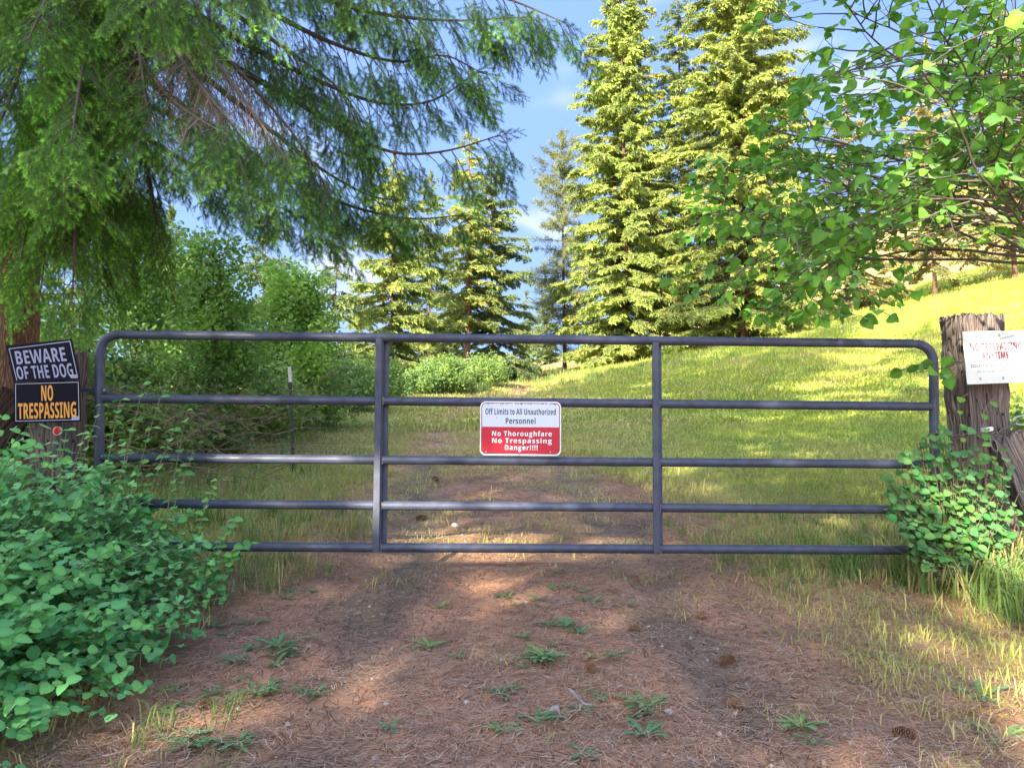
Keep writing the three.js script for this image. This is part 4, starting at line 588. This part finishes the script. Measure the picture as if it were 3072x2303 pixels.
// ================================================================== hazel boughs over the other end of the gate
{
  const r = rng(81), b = P(3420, 1600, 4.9); b.y = land(b.x, 4.9) - 0.1; const t = thing('hazel_tree', 'hazel whose leafy boughs hang over the tall timber post', 'tree', b.clone());
  const stem = curve([b, P(3400, 1100, 4.9), P(3360, 700, 4.8), P(3300, 250, 4.8), P(3150, -250, 4.7)], 14), list = [], twigs = new GB(), bark = C(0.11, 0.095, 0.085);
  part(t, 'trunk', new GB().tube(stem, stem.map((_, i) => 0.055 - 0.003 * i), 10, C(0.22, 0.18, 0.15), 1, 0.05).build(), M.bark);
  const inside = (p) => {   // the boughs have been lopped clear of the gate and the sign
    const d = -p.z, v = (p.y - EYE) / d, x = CX + p.x / d * FOC * 0.995, y = CY - FOC * Math.tan(Math.atan(v) - PITCH);
    const low = x < 2250 ? 900 : x < 2420 ? 960 : x < 2620 ? 1075 : x < 2780 ? 960 : x < 2850 ? 900 : 880; return y < low && x > (y < 480 ? 2290 : y < 600 ? 2080 : 2000) && !(y < 330 && x < 2420 && y > 180);
  };
  const addLeaf = (p, D, s) => { const N = up.clone().multiplyScalar(0.9).add(dirOf(r).multiplyScalar(0.9)).add(V(0, 0, 0.35)), ax = D.clone().add(dirOf(r).multiplyScalar(0.7)).add(V(0, -0.35, 0)), y = r(); const c = C(0.085, 0.25, 0.03).lerp(C(0.20, 0.45, 0.035), Math.pow(y, 1.4)); list.push({ p: p.clone(), s, v: Math.floor(r() * 3), m: basis(p, ax, N, s), c }); };
  const twigRec = (p, D, len, w, depth, free) => {
    let n = Math.max(3, Math.round(len / 0.07)), path = [p.clone()]; const q = p.clone(), d = D.clone(); for (let i = 0; i < n; i++) { d.add(dirOf(r).multiplyScalar(0.14)).add(V(0, -0.012, 0)).normalize(); q.addScaledVector(d, len / n); if (!free && i > 0 && !inside(q)) break; path.push(q.clone()); }
    n = path.length - 1; if (n < 1) return;
    twigs.tube(path, path.map((_, i) => lerp(w, w * 0.35, i / n)), depth ? 4 : 6, bark, 1, 0, false);
    for (let i = 1; i <= n; i++) { const f = i / n; if (depth === 0 && f < 0.3) continue; const T = path[i].clone().sub(path[i - 1]).normalize(), S = V().crossVectors(T, up).normalize().multiplyScalar(i % 2 ? 1 : -1);
      if (depth < 2 && r() < (depth ? 0.17 : 0.42)) twigRec(path[i], T.clone().multiplyScalar(0.8).addScaledVector(S, 0.7 + 0.3 * r()).add(V(0, (r() - 0.5) * 0.6, 0)).normalize(), len * (0.28 + 0.2 * r()), w * 0.5, depth + 1, free);
      if (depth > 0 || f > 0.75) { if (r() < 0.5) addLeaf(path[i], T.clone().multiplyScalar(0.5).addScaledVector(S, 0.8), 0.042 + 0.05 * Math.pow(r(), 1.3)); } }
    for (let k = 0; k < 2; k++) addLeaf(path[n], D.clone().add(dirOf(r).multiplyScalar(0.6)), 0.05 + 0.04 * r());
  };
  const aim = [[2330, 130, 4.3], [2280, 450, 4.6], [2440, 210, 4.2], [2080, 560, 4.9], [2060, 690, 5.2], [2160, 610, 4.4], [2020, 810, 5.3], [2160, 850, 4.9], [2280, 770, 4.3], [2300, 930, 4.3], [2480, 985, 3.85], [2560, 990, 3.9], [2650, 900, 4.2], [2740, 930, 4.5], [2430, 880, 4.0], [2230, 500, 5.2], [2500, 400, 4.0], [2650, 300, 3.8], [2520, 600, 4.4], [2620, 700, 4.1], [2400, 680, 5.2], [2760, 120, 3.8], [2640, 60, 4.2], [2850, 250, 3.9], [2880, 500, 3.9], [2800, 680, 4.0], [2930, 780, 4.1], [2960, 880, 4.3], [3000, 350, 4.2], [2700, 500, 5.0], [2550, 180, 5.1], [2900, 60, 4.6], [2350, 560, 4.0], [2440, 780, 4.7], [3020, 620, 4.0], [2870, 840, 5.0], [2610, 850, 5.0], [2760, 800, 4.8], [2200, 720, 4.3], [2840, 400, 5.1], [2600, 480, 3.7], [2720, 620, 3.6], [2480, 320, 4.9], [3040, 130, 3.8], [2970, 940, 5.4], [2420, 1010, 4.2], [2750, 380, 4.3], [2950, 200, 5.0], [2360, 840, 4.9], [2560, 760, 3.9], [2310, 640, 4.8], [2680, 200, 4.6], [3010, 480, 4.7], [3050, 760, 4.4]];
  for (const [x, y, d] of [...aim, ...aim.filter((_, i) => i % 2).map(([x, y, d]) => [x + (r() - 0.5) * 170, y + (r() - 0.5) * 130, clamp(d + (r() - 0.5) * 0.8, 3.6, 5.6)]), ...aim.filter(([x, y]) => x < 2700 && y > 480).map(([x, y, d]) => [x - 60 * r(), y + (r() - 0.6) * 150, d + (r() - 0.5) * 0.5])]) { const e = P(x, y, d), f = clamp((1250 - y) / 1500, 0.1, 0.9) * 0.9, s = stem[Math.round(f * 14)].clone().lerp(e, 0.12), D = e.clone().sub(s), len = D.length(); D.normalize().add(V(0, 0.16, 0)).normalize(); twigRec(s, D, len, 0.011, 0); }
  // a small spray hanging before the end of the gate
  for (const [x, y] of [[2720, 1150], [2690, 1110], [2840, 1130]]) { const s = P(2890, 1085, 4.3), e = P(x, y, 4.15); twigRec(s, e.clone().sub(s).normalize(), e.distanceTo(s) * 0.9, 0.004, 1, true); }
  part(t, 'twigs', twigs.build(), M.twig, 'stuff'); console.log('hazel leaves', list.length);
  leaves(t, list, ovates, M.leaf);
}

// ================================================================== shrubs at the two ends of the gate
{
  // snowberry mound in front of the hinge end
  const r = rng(91), c = V(-2.35, 0, -3.5); c.y = land(c.x, 3.5); const t = thing('snowberry_shrub', 'dense green shrub of small oval leaves in front of the gate hinge', 'shrub', c.clone()), stems = new GB(), list = [];
  const top = (x, d) => { const e = Math.hypot((x + 2.75) / 1.45, (d - 3.15) / 1.6); return e < 1 ? 1.12 * Math.pow(1 - e * e, 0.5) * (0.85 + 0.25 * fbm(x * 1.6, d * 1.6, 2)) : 0; };
  let made = 0;
  for (let i = 0; i < 3000 && made < 1150; i++) {
    const x = -4.2 + 3.1 * r(), d = 1.55 + 3.2 * r(), h = top(x, d); if (h < 0.1) continue; const u = x / d; if (u < -0.86) continue; made++;
    const f = 0.45 + 0.6 * r(), e = V(x, land(x, d) + h * f, -d), q = V(lerp(x, -2.75, 0.45), 0, -lerp(d, 3.15, 0.45)); q.y = land(q.x, -q.z) + 0.02; const m = q.clone().lerp(e, 0.55).add(V(0, h * 0.16, 0)), path = curve([q, m, e], 9);
    stems.tube(path, path.map((_, k) => 0.0035 - 0.0003 * k), 4, r() < 0.12 ? C(0.42, 0.46, 0.22) : C(0.13, 0.14, 0.07), 1, 0, false);
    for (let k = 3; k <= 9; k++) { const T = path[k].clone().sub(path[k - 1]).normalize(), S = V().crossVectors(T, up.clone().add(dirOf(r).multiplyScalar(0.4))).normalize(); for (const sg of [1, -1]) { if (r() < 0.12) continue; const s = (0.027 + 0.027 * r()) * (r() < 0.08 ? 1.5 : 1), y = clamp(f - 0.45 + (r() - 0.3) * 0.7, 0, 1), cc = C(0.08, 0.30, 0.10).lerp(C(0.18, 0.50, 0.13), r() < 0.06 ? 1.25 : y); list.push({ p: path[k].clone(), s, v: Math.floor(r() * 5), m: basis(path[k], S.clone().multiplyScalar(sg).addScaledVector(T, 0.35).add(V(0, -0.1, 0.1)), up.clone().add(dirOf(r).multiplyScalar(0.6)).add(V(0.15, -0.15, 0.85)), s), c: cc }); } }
  }
  // taller shoots beside the hinge post
  for (const [x, y, d] of [[430, 1150, 4.1], [300, 1215, 4.1], [480, 1190, 4.15], [520, 1290, 4.1], [400, 1260, 4.0], [200, 1290, 3.95], [360, 1200, 4.05], [150, 1330, 3.9], [580, 1350, 4.15], [650, 1440, 4.1], [750, 1630, 4.05], [700, 1560, 4.05], [100, 1370, 3.8], [560, 1230, 4.2], [250, 1300, 3.9]]) {
    const e = P(x, y, d), q = V(e.x - 0.15 * (r() + 0.3), 0, e.z + 0.12); q.y = land(q.x, -q.z); const path = curve([q, q.clone().lerp(e, 0.6).add(V(0.04 * (r() - 0.5), 0.08, 0)), e], 18); stems.tube(path, path.map((_, k) => 0.004 - 0.00015 * k), 4, C(0.3, 0.28, 0.14), 1, 0, false);
    for (let k = 4; k <= 18; k++) { const T = path[k].clone().sub(path[k - 1]).normalize(); for (const sg of [1, -1]) { const S = V(Math.cos(k * 2.1), 0.15, Math.sin(k * 2.1)).multiplyScalar(sg), s = 0.034 + 0.026 * r(), cc = C(0.09, 0.30, 0.09).lerp(C(0.2, 0.5, 0.10), r()); list.push({ p: path[k].clone(), s, v: Math.floor(r() * 5), m: basis(path[k], S, up.clone().add(dirOf(r).multiplyScalar(0.5)).add(V(0, 0, 0.4)), s), c: cc }); } }
  }
  part(t, 'stems', stems.build(), M.twig, 'stuff'); console.log('snowberry leaves', list.length);
  leaves(t, list, [...rounds, ...ovates], M.bushLeaf);
}
{
  // round-leaved shrub at the latch end
  const r = rng(95), c = P(2860, 1650, 4.25); c.y = land(c.x, 4.25); const t = thing('round_leaved_shrub', 'shrub of round leaves climbing the latch end and the tall post', 'shrub', c.clone()), stems = new GB(), list = [];
  const poly = (x, y) => { const e = Math.hypot((x - 2850) / 215, (y - 1500) / 215); return e < 1; };
  for (let i = 0; i < 210; i++) {
    let x, y; do { x = 2620 + 450 * r(); y = 1240 + 460 * r(); } while (!(poly(x, y) || (x > 2820 && x < 3000 && y > 1280)));
    const d = 3.98 + 0.34 * r(), e = P(x, y, d), q = V(lerp(e.x, c.x, 0.7), 0, -4.2); q.y = land(q.x, 4.2); const path = curve([q, q.clone().lerp(e, 0.6).add(V((r() - 0.5) * 0.1, 0.05, 0.02)), e], 8); stems.tube(path, path.map(() => 0.0022), 4, C(0.12, 0.09, 0.06), 1, 0, false);
    for (let k = 5; k <= 8; k++) { const s = 0.032 + 0.024 * r(), y2 = r(), cc = C(0.06, 0.19, 0.06).lerp(C(0.14, 0.32, 0.07), y2 * y2 + (r() < 0.06 ? 0.5 : 0)); list.push({ p: path[k].clone(), s, v: Math.floor(r() * 2), m: basis(path[k], V((r() - 0.5) * 2, (r() - 0.7), 0.3 + r() * 0.5), V((r() - 0.5) * 0.8, 0.75, 0.8), s), c: cc }); }
  }
  for (const pts of [[[2900, 1460], [2890, 1300], [2880, 1200], [2905, 1180]], [[2940, 1470], [2960, 1330], [2950, 1240], [2985, 1190]], [[2870, 1480], [2850, 1350], [2820, 1260]], [[2990, 1470], [2990, 1400], [2975, 1360]]]) { const path = curve(pts.map(([x, y], i) => P(x, y, 4.3 - 0.01 * i)), 14); stems.tube(path, path.map(() => 0.002), 4, C(0.25, 0.2, 0.12), 1, 0, false); for (let k = 3; k <= 14; k += 2) { const s = 0.032 + 0.02 * r(); list.push({ p: path[k].clone(), s, v: Math.floor(r() * 2), m: basis(path[k], V(r() - 0.5, -0.4, 0.5), V((r() - 0.5) * 0.6, 0.6, 0.8), s), c: C(0.10, 0.26, 0.06).lerp(C(0.2, 0.38, 0.06), r()) }); } }
  part(t, 'stems', stems.build(), M.twig, 'stuff'); leaves(t, list, rounds, M.bushLeaf);
}
// leafy growth behind the tall post
{ const p = P(3110, 1250, 5.4); bush('thicket_bush', 'leafy bush behind the tall timber post with the white sign', p.x, 5.4, 0.55, 1.1, 260, 361, b0, b1, { group: GT, size: 0.22 }); }

// ================================================================== grass and litter
{
  const r = rng(111), shortT = [grassTuft(1, 16, 0.065, 0.2, 1.25, 0.0017), grassTuft(2, 15, 0.08, 0.2, 1.1, 0.0018)], longT = [grassTuft(3, 15, 0.34, 0.16, 0.75, 0.0045), grassTuft(4, 14, 0.28, 0.14, 0.9, 0.0045)], farT = [grassTuft(5, 14, 0.17, 0.42, 0.6, 0.010), grassTuft(6, 14, 0.2, 0.42, 0.7, 0.010)];
  const near = [[], []], far = [[], []], tall = [[], []], m4 = (x, d, s, sy) => { const a = r() * 6.283; return new THREE.Matrix4().makeRotationY(a).scale(V(s, sy, s)).setPosition(x, land(x, d), -d); };
  const col = (x, d, g) => { const y = clamp(0.5 + 0.7 * fbm(x * 0.5, d * 0.4, 3) + (r() - 0.5) * 0.5, 0, 1), dry = clamp(0.32 - 0.3 * g + 0.9 * fbm(x * 0.3 + 30, d * 0.25, 3) + (r() - 0.5) * 0.7, 0, 1); return C(0.22, 0.34, 0.065).lerp(C(0.50, 0.56, 0.075), y * 0.6 + 0.4 * r()).lerp(C(0.62, 0.52, 0.25), Math.min(1, dry * 0.75 + 0.75 * (1 - sstep(Math.abs(x - trackX(d)), 1.4, 4.2)) * r())); };
  for (let i = 0; i < 150000; i++) { const d = 2.3 + 14 * Math.pow(r(), 0.8), w = 0.85 * d + 1, x = (r() * 2 - 1) * w; if (Math.abs(x) > 9.5) continue; const g = grassy(x, d); if (r() > g * g * 0.9) continue; const s = 0.7 + 0.8 * r(); near[i & 1].push({ m: m4(x, d, s * (d > 9 ? 1.35 : 1), s * (0.7 + 0.5 * g)), c: col(x, d, g) }); }
  for (let i = 0; i < 62000; i++) { const d = 13 + 44 * Math.pow(r(), 1.2), w = 0.78 * d, x = (r() * 2 - 1) * w; const g = grassy(x, d); if (r() > g) continue; const edge = sstep(Math.abs(x - trackX(d)), 1.5, 4) * sstep(d, 20, 32), s = 0.7 + 0.7 * r(); far[i & 1].push({ m: m4(x, d, s, s * (0.55 + 0.9 * edge * (0.4 + r()))), c: col(x, d, g) }); }
  const tallAt = (x, d, n, sp, h) => { for (let i = 0; i < n; i++) { const a = r() * 6.283, q = sp * Math.sqrt(r()), X = x + Math.cos(a) * q, D = d + Math.sin(a) * q, s = h * (0.6 + 0.6 * r()); tall[i & 1].push({ m: m4(X, D, s, s), c: C(0.10, 0.21, 0.055).lerp(C(0.23, 0.33, 0.08), r()).lerp(C(0.45, 0.38, 0.18), r() < 0.18 ? 0.8 : 0) }); } };
  const g1 = P(2960, 1700, 4.1); tallAt(g1.x, 4.15, 60, 0.36, 1.1); tallAt(g1.x + 0.25, 3.7, 55, 0.42, 0.85); tallAt(g1.x + 0.1, 3.3, 22, 0.4, 0.5); tallAt(g1.x - 0.35, 4.45, 22, 0.3, 0.8); tallAt(g1.x - 0.7, 5.2, 30, 0.8, 0.7); tallAt(g1.x - 0.9, 4.7, 14, 0.5, 0.5); tallAt(g1.x + 0.7, 4.6, 40, 0.7, 1.3);
  tallAt(-1.75, 5.4, 50, 0.8, 0.8); tallAt(-2.9, 6.4, 60, 1.2, 1.0); tallAt(-3.9, 8.5, 80, 1.8, 1.2); tallAt(-5.0, 12, 90, 2.4, 1.2); tallAt(-1.45, 4.45, 20, 0.35, 0.6); tallAt(-5.5, 16, 120, 3, 1.3); tallAt(5.2, 30, 130, 4, 1.4); tallAt(2.2, 36, 100, 2.4, 1.5); tallAt(-3, 27, 110, 2.2, 1.5); tallAt(-1.2, 2.6, 16, 0.3, 0.35); tallAt(0.2, 44, 90, 3, 2.0);
  near.forEach((l, k) => { const o = instanced(null, 'grass', shortT[k], M.grass, l); o.name = numbered('short_grass'); o.userData.label = 'short thin grass over the verge and the near meadow'; o.userData.category = 'grass'; });
  far.forEach((l, k) => { const o = instanced(null, 'grass', farT[k], M.grass, l); o.name = numbered('meadow_grass'); o.userData.label = 'sunlit green and yellow meadow grass up the slope'; o.userData.category = 'grass'; });
  tall.forEach((l, k) => { const o = instanced(null, 'grass', longT[k], M.grass, l); o.name = numbered('tall_grass'); o.userData.label = 'tall arching grass round the posts and thickets'; o.userData.category = 'grass'; });
  console.log('grass', near[0].length * 2, far[0].length * 2, tall[0].length * 2);
  // needle litter and straw
  const lit = (seed, n, l, w) => { const q = rng(seed), gb = new GB(false); for (let i = 0; i < n; i++) { const a = q() * 6.283, p = V((q() - 0.5) * 0.26, 0.002 + 0.009 * q(), (q() - 0.5) * 0.26), D = V(Math.cos(a), (q() - 0.5) * 0.22, Math.sin(a)).multiplyScalar(l * (0.4 + 0.8 * q())), S = V(-D.z, 0, D.x).setLength(w), k = 0.4 + 0.65 * q(), c = q() < 0.65 ? C(0.58 * k, 0.34 * k, 0.22 * k) : C(0.60 * k, 0.47 * k, 0.36 * k); const e = p.clone().add(D); gb.tri(p.clone().add(S), p.clone().sub(S), e.clone().add(S), c); gb.tri(e.clone().add(S), p.clone().sub(S), e.clone().sub(S), c); } return gb.build(); };
  const litters = [lit(1, 34, 0.05, 0.0007), lit(2, 30, 0.07, 0.0008)], L = [[], []];
  for (let i = 0; i < 30000; i++) { const d = 2.2 + 7.5 * Math.pow(r(), 1.25), x = (r() * 2 - 1) * (0.75 * d + 0.5), rut = Math.exp(-Math.pow((Math.abs(x - trackX(d)) - 0.78) / 0.26, 2)); if (r() < 0.8 * rut + 0.5 * (0.45 - 1.2 * fbm(x * 1.3, d * 1.3, 3))) continue; const k = 0.75 + 0.5 * r(); L[i & 1].push({ m: m4(x, d, 0.8 + 0.5 * r(), 1), c: C(k, k * (0.92 + 0.12 * r()), k) }); }
  L.forEach((l, k) => { const o = instanced(null, 'litter', litters[k], M.litter, l); o.name = numbered('needle_litter'); o.userData.label = 'fallen brown needles and straw strewn over the dirt track'; o.userData.category = 'litter'; });
  // gravel
  const st = new THREE.IcosahedronGeometry(1, 1); { const p = st.attributes.position; for (let i = 0; i < p.count; i++) { const k = 1 + 0.25 * n3(p.getX(i) * 1.3, p.getY(i) * 1.3, p.getZ(i) * 1.3); p.setXYZ(i, p.getX(i) * k, p.getY(i) * k * 0.6, p.getZ(i) * k * 0.85); } st.computeVertexNormals(); }
  const gv = []; for (let i = 0; i < 3000; i++) { const d = 2.2 + 5.5 * Math.pow(r(), 1.2), side = r() < 0.5 ? -0.78 : 0.78, x = trackX(d) + side + (r() + r() + r() - 1.5) * 1.3, s = 0.0025 + 0.009 * Math.pow(r(), 5), k = 0.14 + 0.26 * r(); gv.push({ m: new THREE.Matrix4().makeRotationFromEuler(new THREE.Euler(r(), r() * 6, r())).scale(V(s, s, s)).setPosition(x, land(x, d) + s * 0.3, -d), c: C(k, k * 0.9, k * 0.86) }); }
  const go = instanced(null, 'gravel', st, std({ roughness: 0.95 }), gv); go.name = 'gravel'; go.userData.label = 'fine pale gravel scattered in the wheel tracks'; go.userData.category = 'gravel';
  // single stones, stick, cones
  for (const [px, py, s] of [[1665, 2150, 0.020], [1400, 2132, 0.014], [1125, 2278, 0.012], [1365, 1580, 0.03], [2005, 2140, 0.018], [1160, 2120, 0.012], [1505, 1985, 0.010]]) { const g = groundAt(px, py), m = solid('stone', 'small pale grey stone lying on the dirt track', 'stone', st, std({ color: C(0.42, 0.41, 0.43), roughness: 0.9 }), g.add(V(0, s * 0.3, 0)), [0.2, s * 300, 0.1], 'loose stones on the track'); m.scale.setScalar(s); }
  { const pts = [[1708, 2092], [1730, 2112], [1752, 2126], [1772, 2132]].map(([x, y]) => groundAt(x, y).add(V(0, 0.008, 0))), t = thing('stick', 'short curved grey stick lying on the track', 'stick', pts[0].clone()); part(t, 'wood', new GB().tube(curve(pts, 10), [0.008, 0.008, 0.0085, 0.008, 0.008, 0.0075, 0.007, 0.0065, 0.006, 0.0055, 0.005], 8, C(0.36, 0.33, 0.34), 1, 0.15).build(), M.twig); }
  const cone = (() => { const gb = new GB(false), q = rng(9); const body = (t) => 0.26 * Math.pow(Math.sin(Math.PI * (0.12 + 0.85 * t)), 0.7); for (let i = 0; i < 120; i++) { const t = i / 120, a = i * 2.39996, R = body(t), D = V(Math.cos(a), 0, Math.sin(a)), b = D.clone().multiplyScalar(R * 0.35).setY(t - 0.5), S = V(-D.z, 0, D.x).multiplyScalar(0.075), e = D.clone().multiplyScalar(R * 1.15).setY(t - 0.42 + 0.02 * q()), k = 0.7 + 0.5 * q(), c = C(0.20 * k, 0.11 * k, 0.065 * k), c2 = C(0.34 * k, 0.19 * k, 0.11 * k), thick = V(0, -0.03, 0); gb.tri(b.clone().add(S.clone().multiplyScalar(0.6)), b.clone().sub(S.clone().multiplyScalar(0.6)), e.clone().add(S), c, c2); gb.tri(b.clone().sub(S.clone().multiplyScalar(0.6)), e.clone().sub(S), e.clone().add(S), c, c2); gb.tri(e.clone().add(S), e.clone().sub(S), e.clone().add(thick), c2); } return gb.build(); })();
  for (const [px, py, s, a] of [[1770, 2020, 0.075, 0.3], [2185, 1993, 0.085, 1.2], [2213, 2135, 0.075, 2.2], [2712, 2240, 0.085, -0.6], [1910, 1748, 0.07, 0.4], [1905, 1905, 0.07, 1.9], [620, 2140, 0.07, 0.9], [1305, 1447, 0.11, 0.2], [1265, 1562, 0.09, 1.1], [2110, 1862, 0.07, 2.5]]) { const g = groundAt(px, py), m = solid('pine_cone', 'brown open pine cone lying on the needle litter', 'pine cone', cone, M.litter, g.add(V(0, s * 0.24, 0)), [Math.PI / 2 - 0.12, 0, a], 'pine cones on the ground'); m.scale.setScalar(s); }
  // weeds
  const wm = leafy({ transmission: 0.3, roughness: 0.8, color: C(0.10, 0.25, 0.10) }), wm2 = leafy({ transmission: 0.3, roughness: 0.8, color: C(0.17, 0.32, 0.10) });
  const toothed = (() => { const gb = new GB(true); gb.n = null; const n = 12, rows = []; for (let i = 0; i <= n; i++) { const t = i / n, w = (i % 2 ? 0.17 : 0.07) * Math.pow(Math.sin(Math.PI * Math.pow(0.03 + 0.95 * t, 1.4)), 0.6) + 0.006, y = 0.16 * Math.sin(t * 2.4); rows.push([gb.v(t, y + 0.03, -w, 0, 1, 0, white), gb.v(t, y, 0, 0, 1, 0, C(1.2, 1.15, 1.1)), gb.v(t, y + 0.03, w, 0, 1, 0, white)]); } for (let i = 0; i < n; i++) for (let j = 0; j < 2; j++) { const a = rows[i][j], b = rows[i][j + 1], c = rows[i + 1][j], d = rows[i + 1][j + 1]; gb.i.push(a, b, c, c, b, d); } const g = gb.build(); g.computeVertexNormals(); return g; })();
  for (const [i, [px, py, s, n]] of [[1640, 1990, 0.085, 12], [1600, 1985, 0.07, 8], [1500, 2092, 0.06, 9], [1540, 2085, 0.05, 7], [1700, 1890, 0.075, 9], [1740, 1915, 0.06, 8], [1290, 1960, 0.075, 8], [1375, 1980, 0.05, 5], [1840, 1990, 0.06, 7], [1940, 2130, 0.085, 12], [1930, 2170, 0.06, 8], [1935, 2215, 0.075, 8], [1800, 2110, 0.05, 6], [1740, 2150, 0.055, 7], [830, 1955, 0.085, 12], [860, 1965, 0.06, 8], [760, 2095, 0.07, 9], [800, 2080, 0.07, 8], [690, 2110, 0.055, 6], [640, 1890, 0.06, 7], [690, 1925, 0.06, 6], [860, 1800, 0.05, 6], [930, 1790, 0.05, 5], [1170, 2205, 0.05, 6], [1510, 2215, 0.06, 8], [1660, 2165, 0.07, 6], [1610, 2190, 0.075, 6], [2400, 2215, 0.08, 10], [2440, 2250, 0.06, 8], [2940, 2105, 0.1, 7], [3010, 2230, 0.08, 9], [1700, 1770, 0.05, 7], [1745, 1785, 0.05, 6], [2640, 1990, 0.06, 5], [700, 2280, 0.08, 8], [560, 2260, 0.09, 7], [1320, 1830, 0.05, 6], [1760, 2290, 0.06, 5], ...Array.from({ length: 26 }, () => [480 + 480 * r(), 1720 + 560 * r(), 0.04 + 0.035 * r(), 5 + Math.floor(4 * r())]).filter(([x, y]) => x > 1150 - 0.36 * y + 60), ...Array.from({ length: 16 }, () => [1500 + 420 * r(), 1700 + 330 * r(), 0.035 + 0.03 * r(), 5 + Math.floor(3 * r())])].entries()) {
    const g = groundAt(px, py), t = thing('weed', 'low green weed rosette growing from the dirt track', 'weed', g, 'weeds on the track'); const big = s > 0.088 && n < 6;
    for (let k = 0; k < n * 1.5; k++) { const a = k / n * 4.19 + r(), o = shade(new THREE.Mesh(big ? ovates[k % 3] : toothed, i % 3 ? wm : wm2)), l = 1.15 * s * (0.5 + 0.75 * r()); basis(V(0, 0.003, 0), V(Math.cos(a), 0.02 + 0.28 * r(), Math.sin(a)), up, l, l, l * 0.85).decompose(o.position, o.quaternion, o.scale); o.name = 'leaf'; t.add(o); }
  }
}
renderer.render(scene, camera);
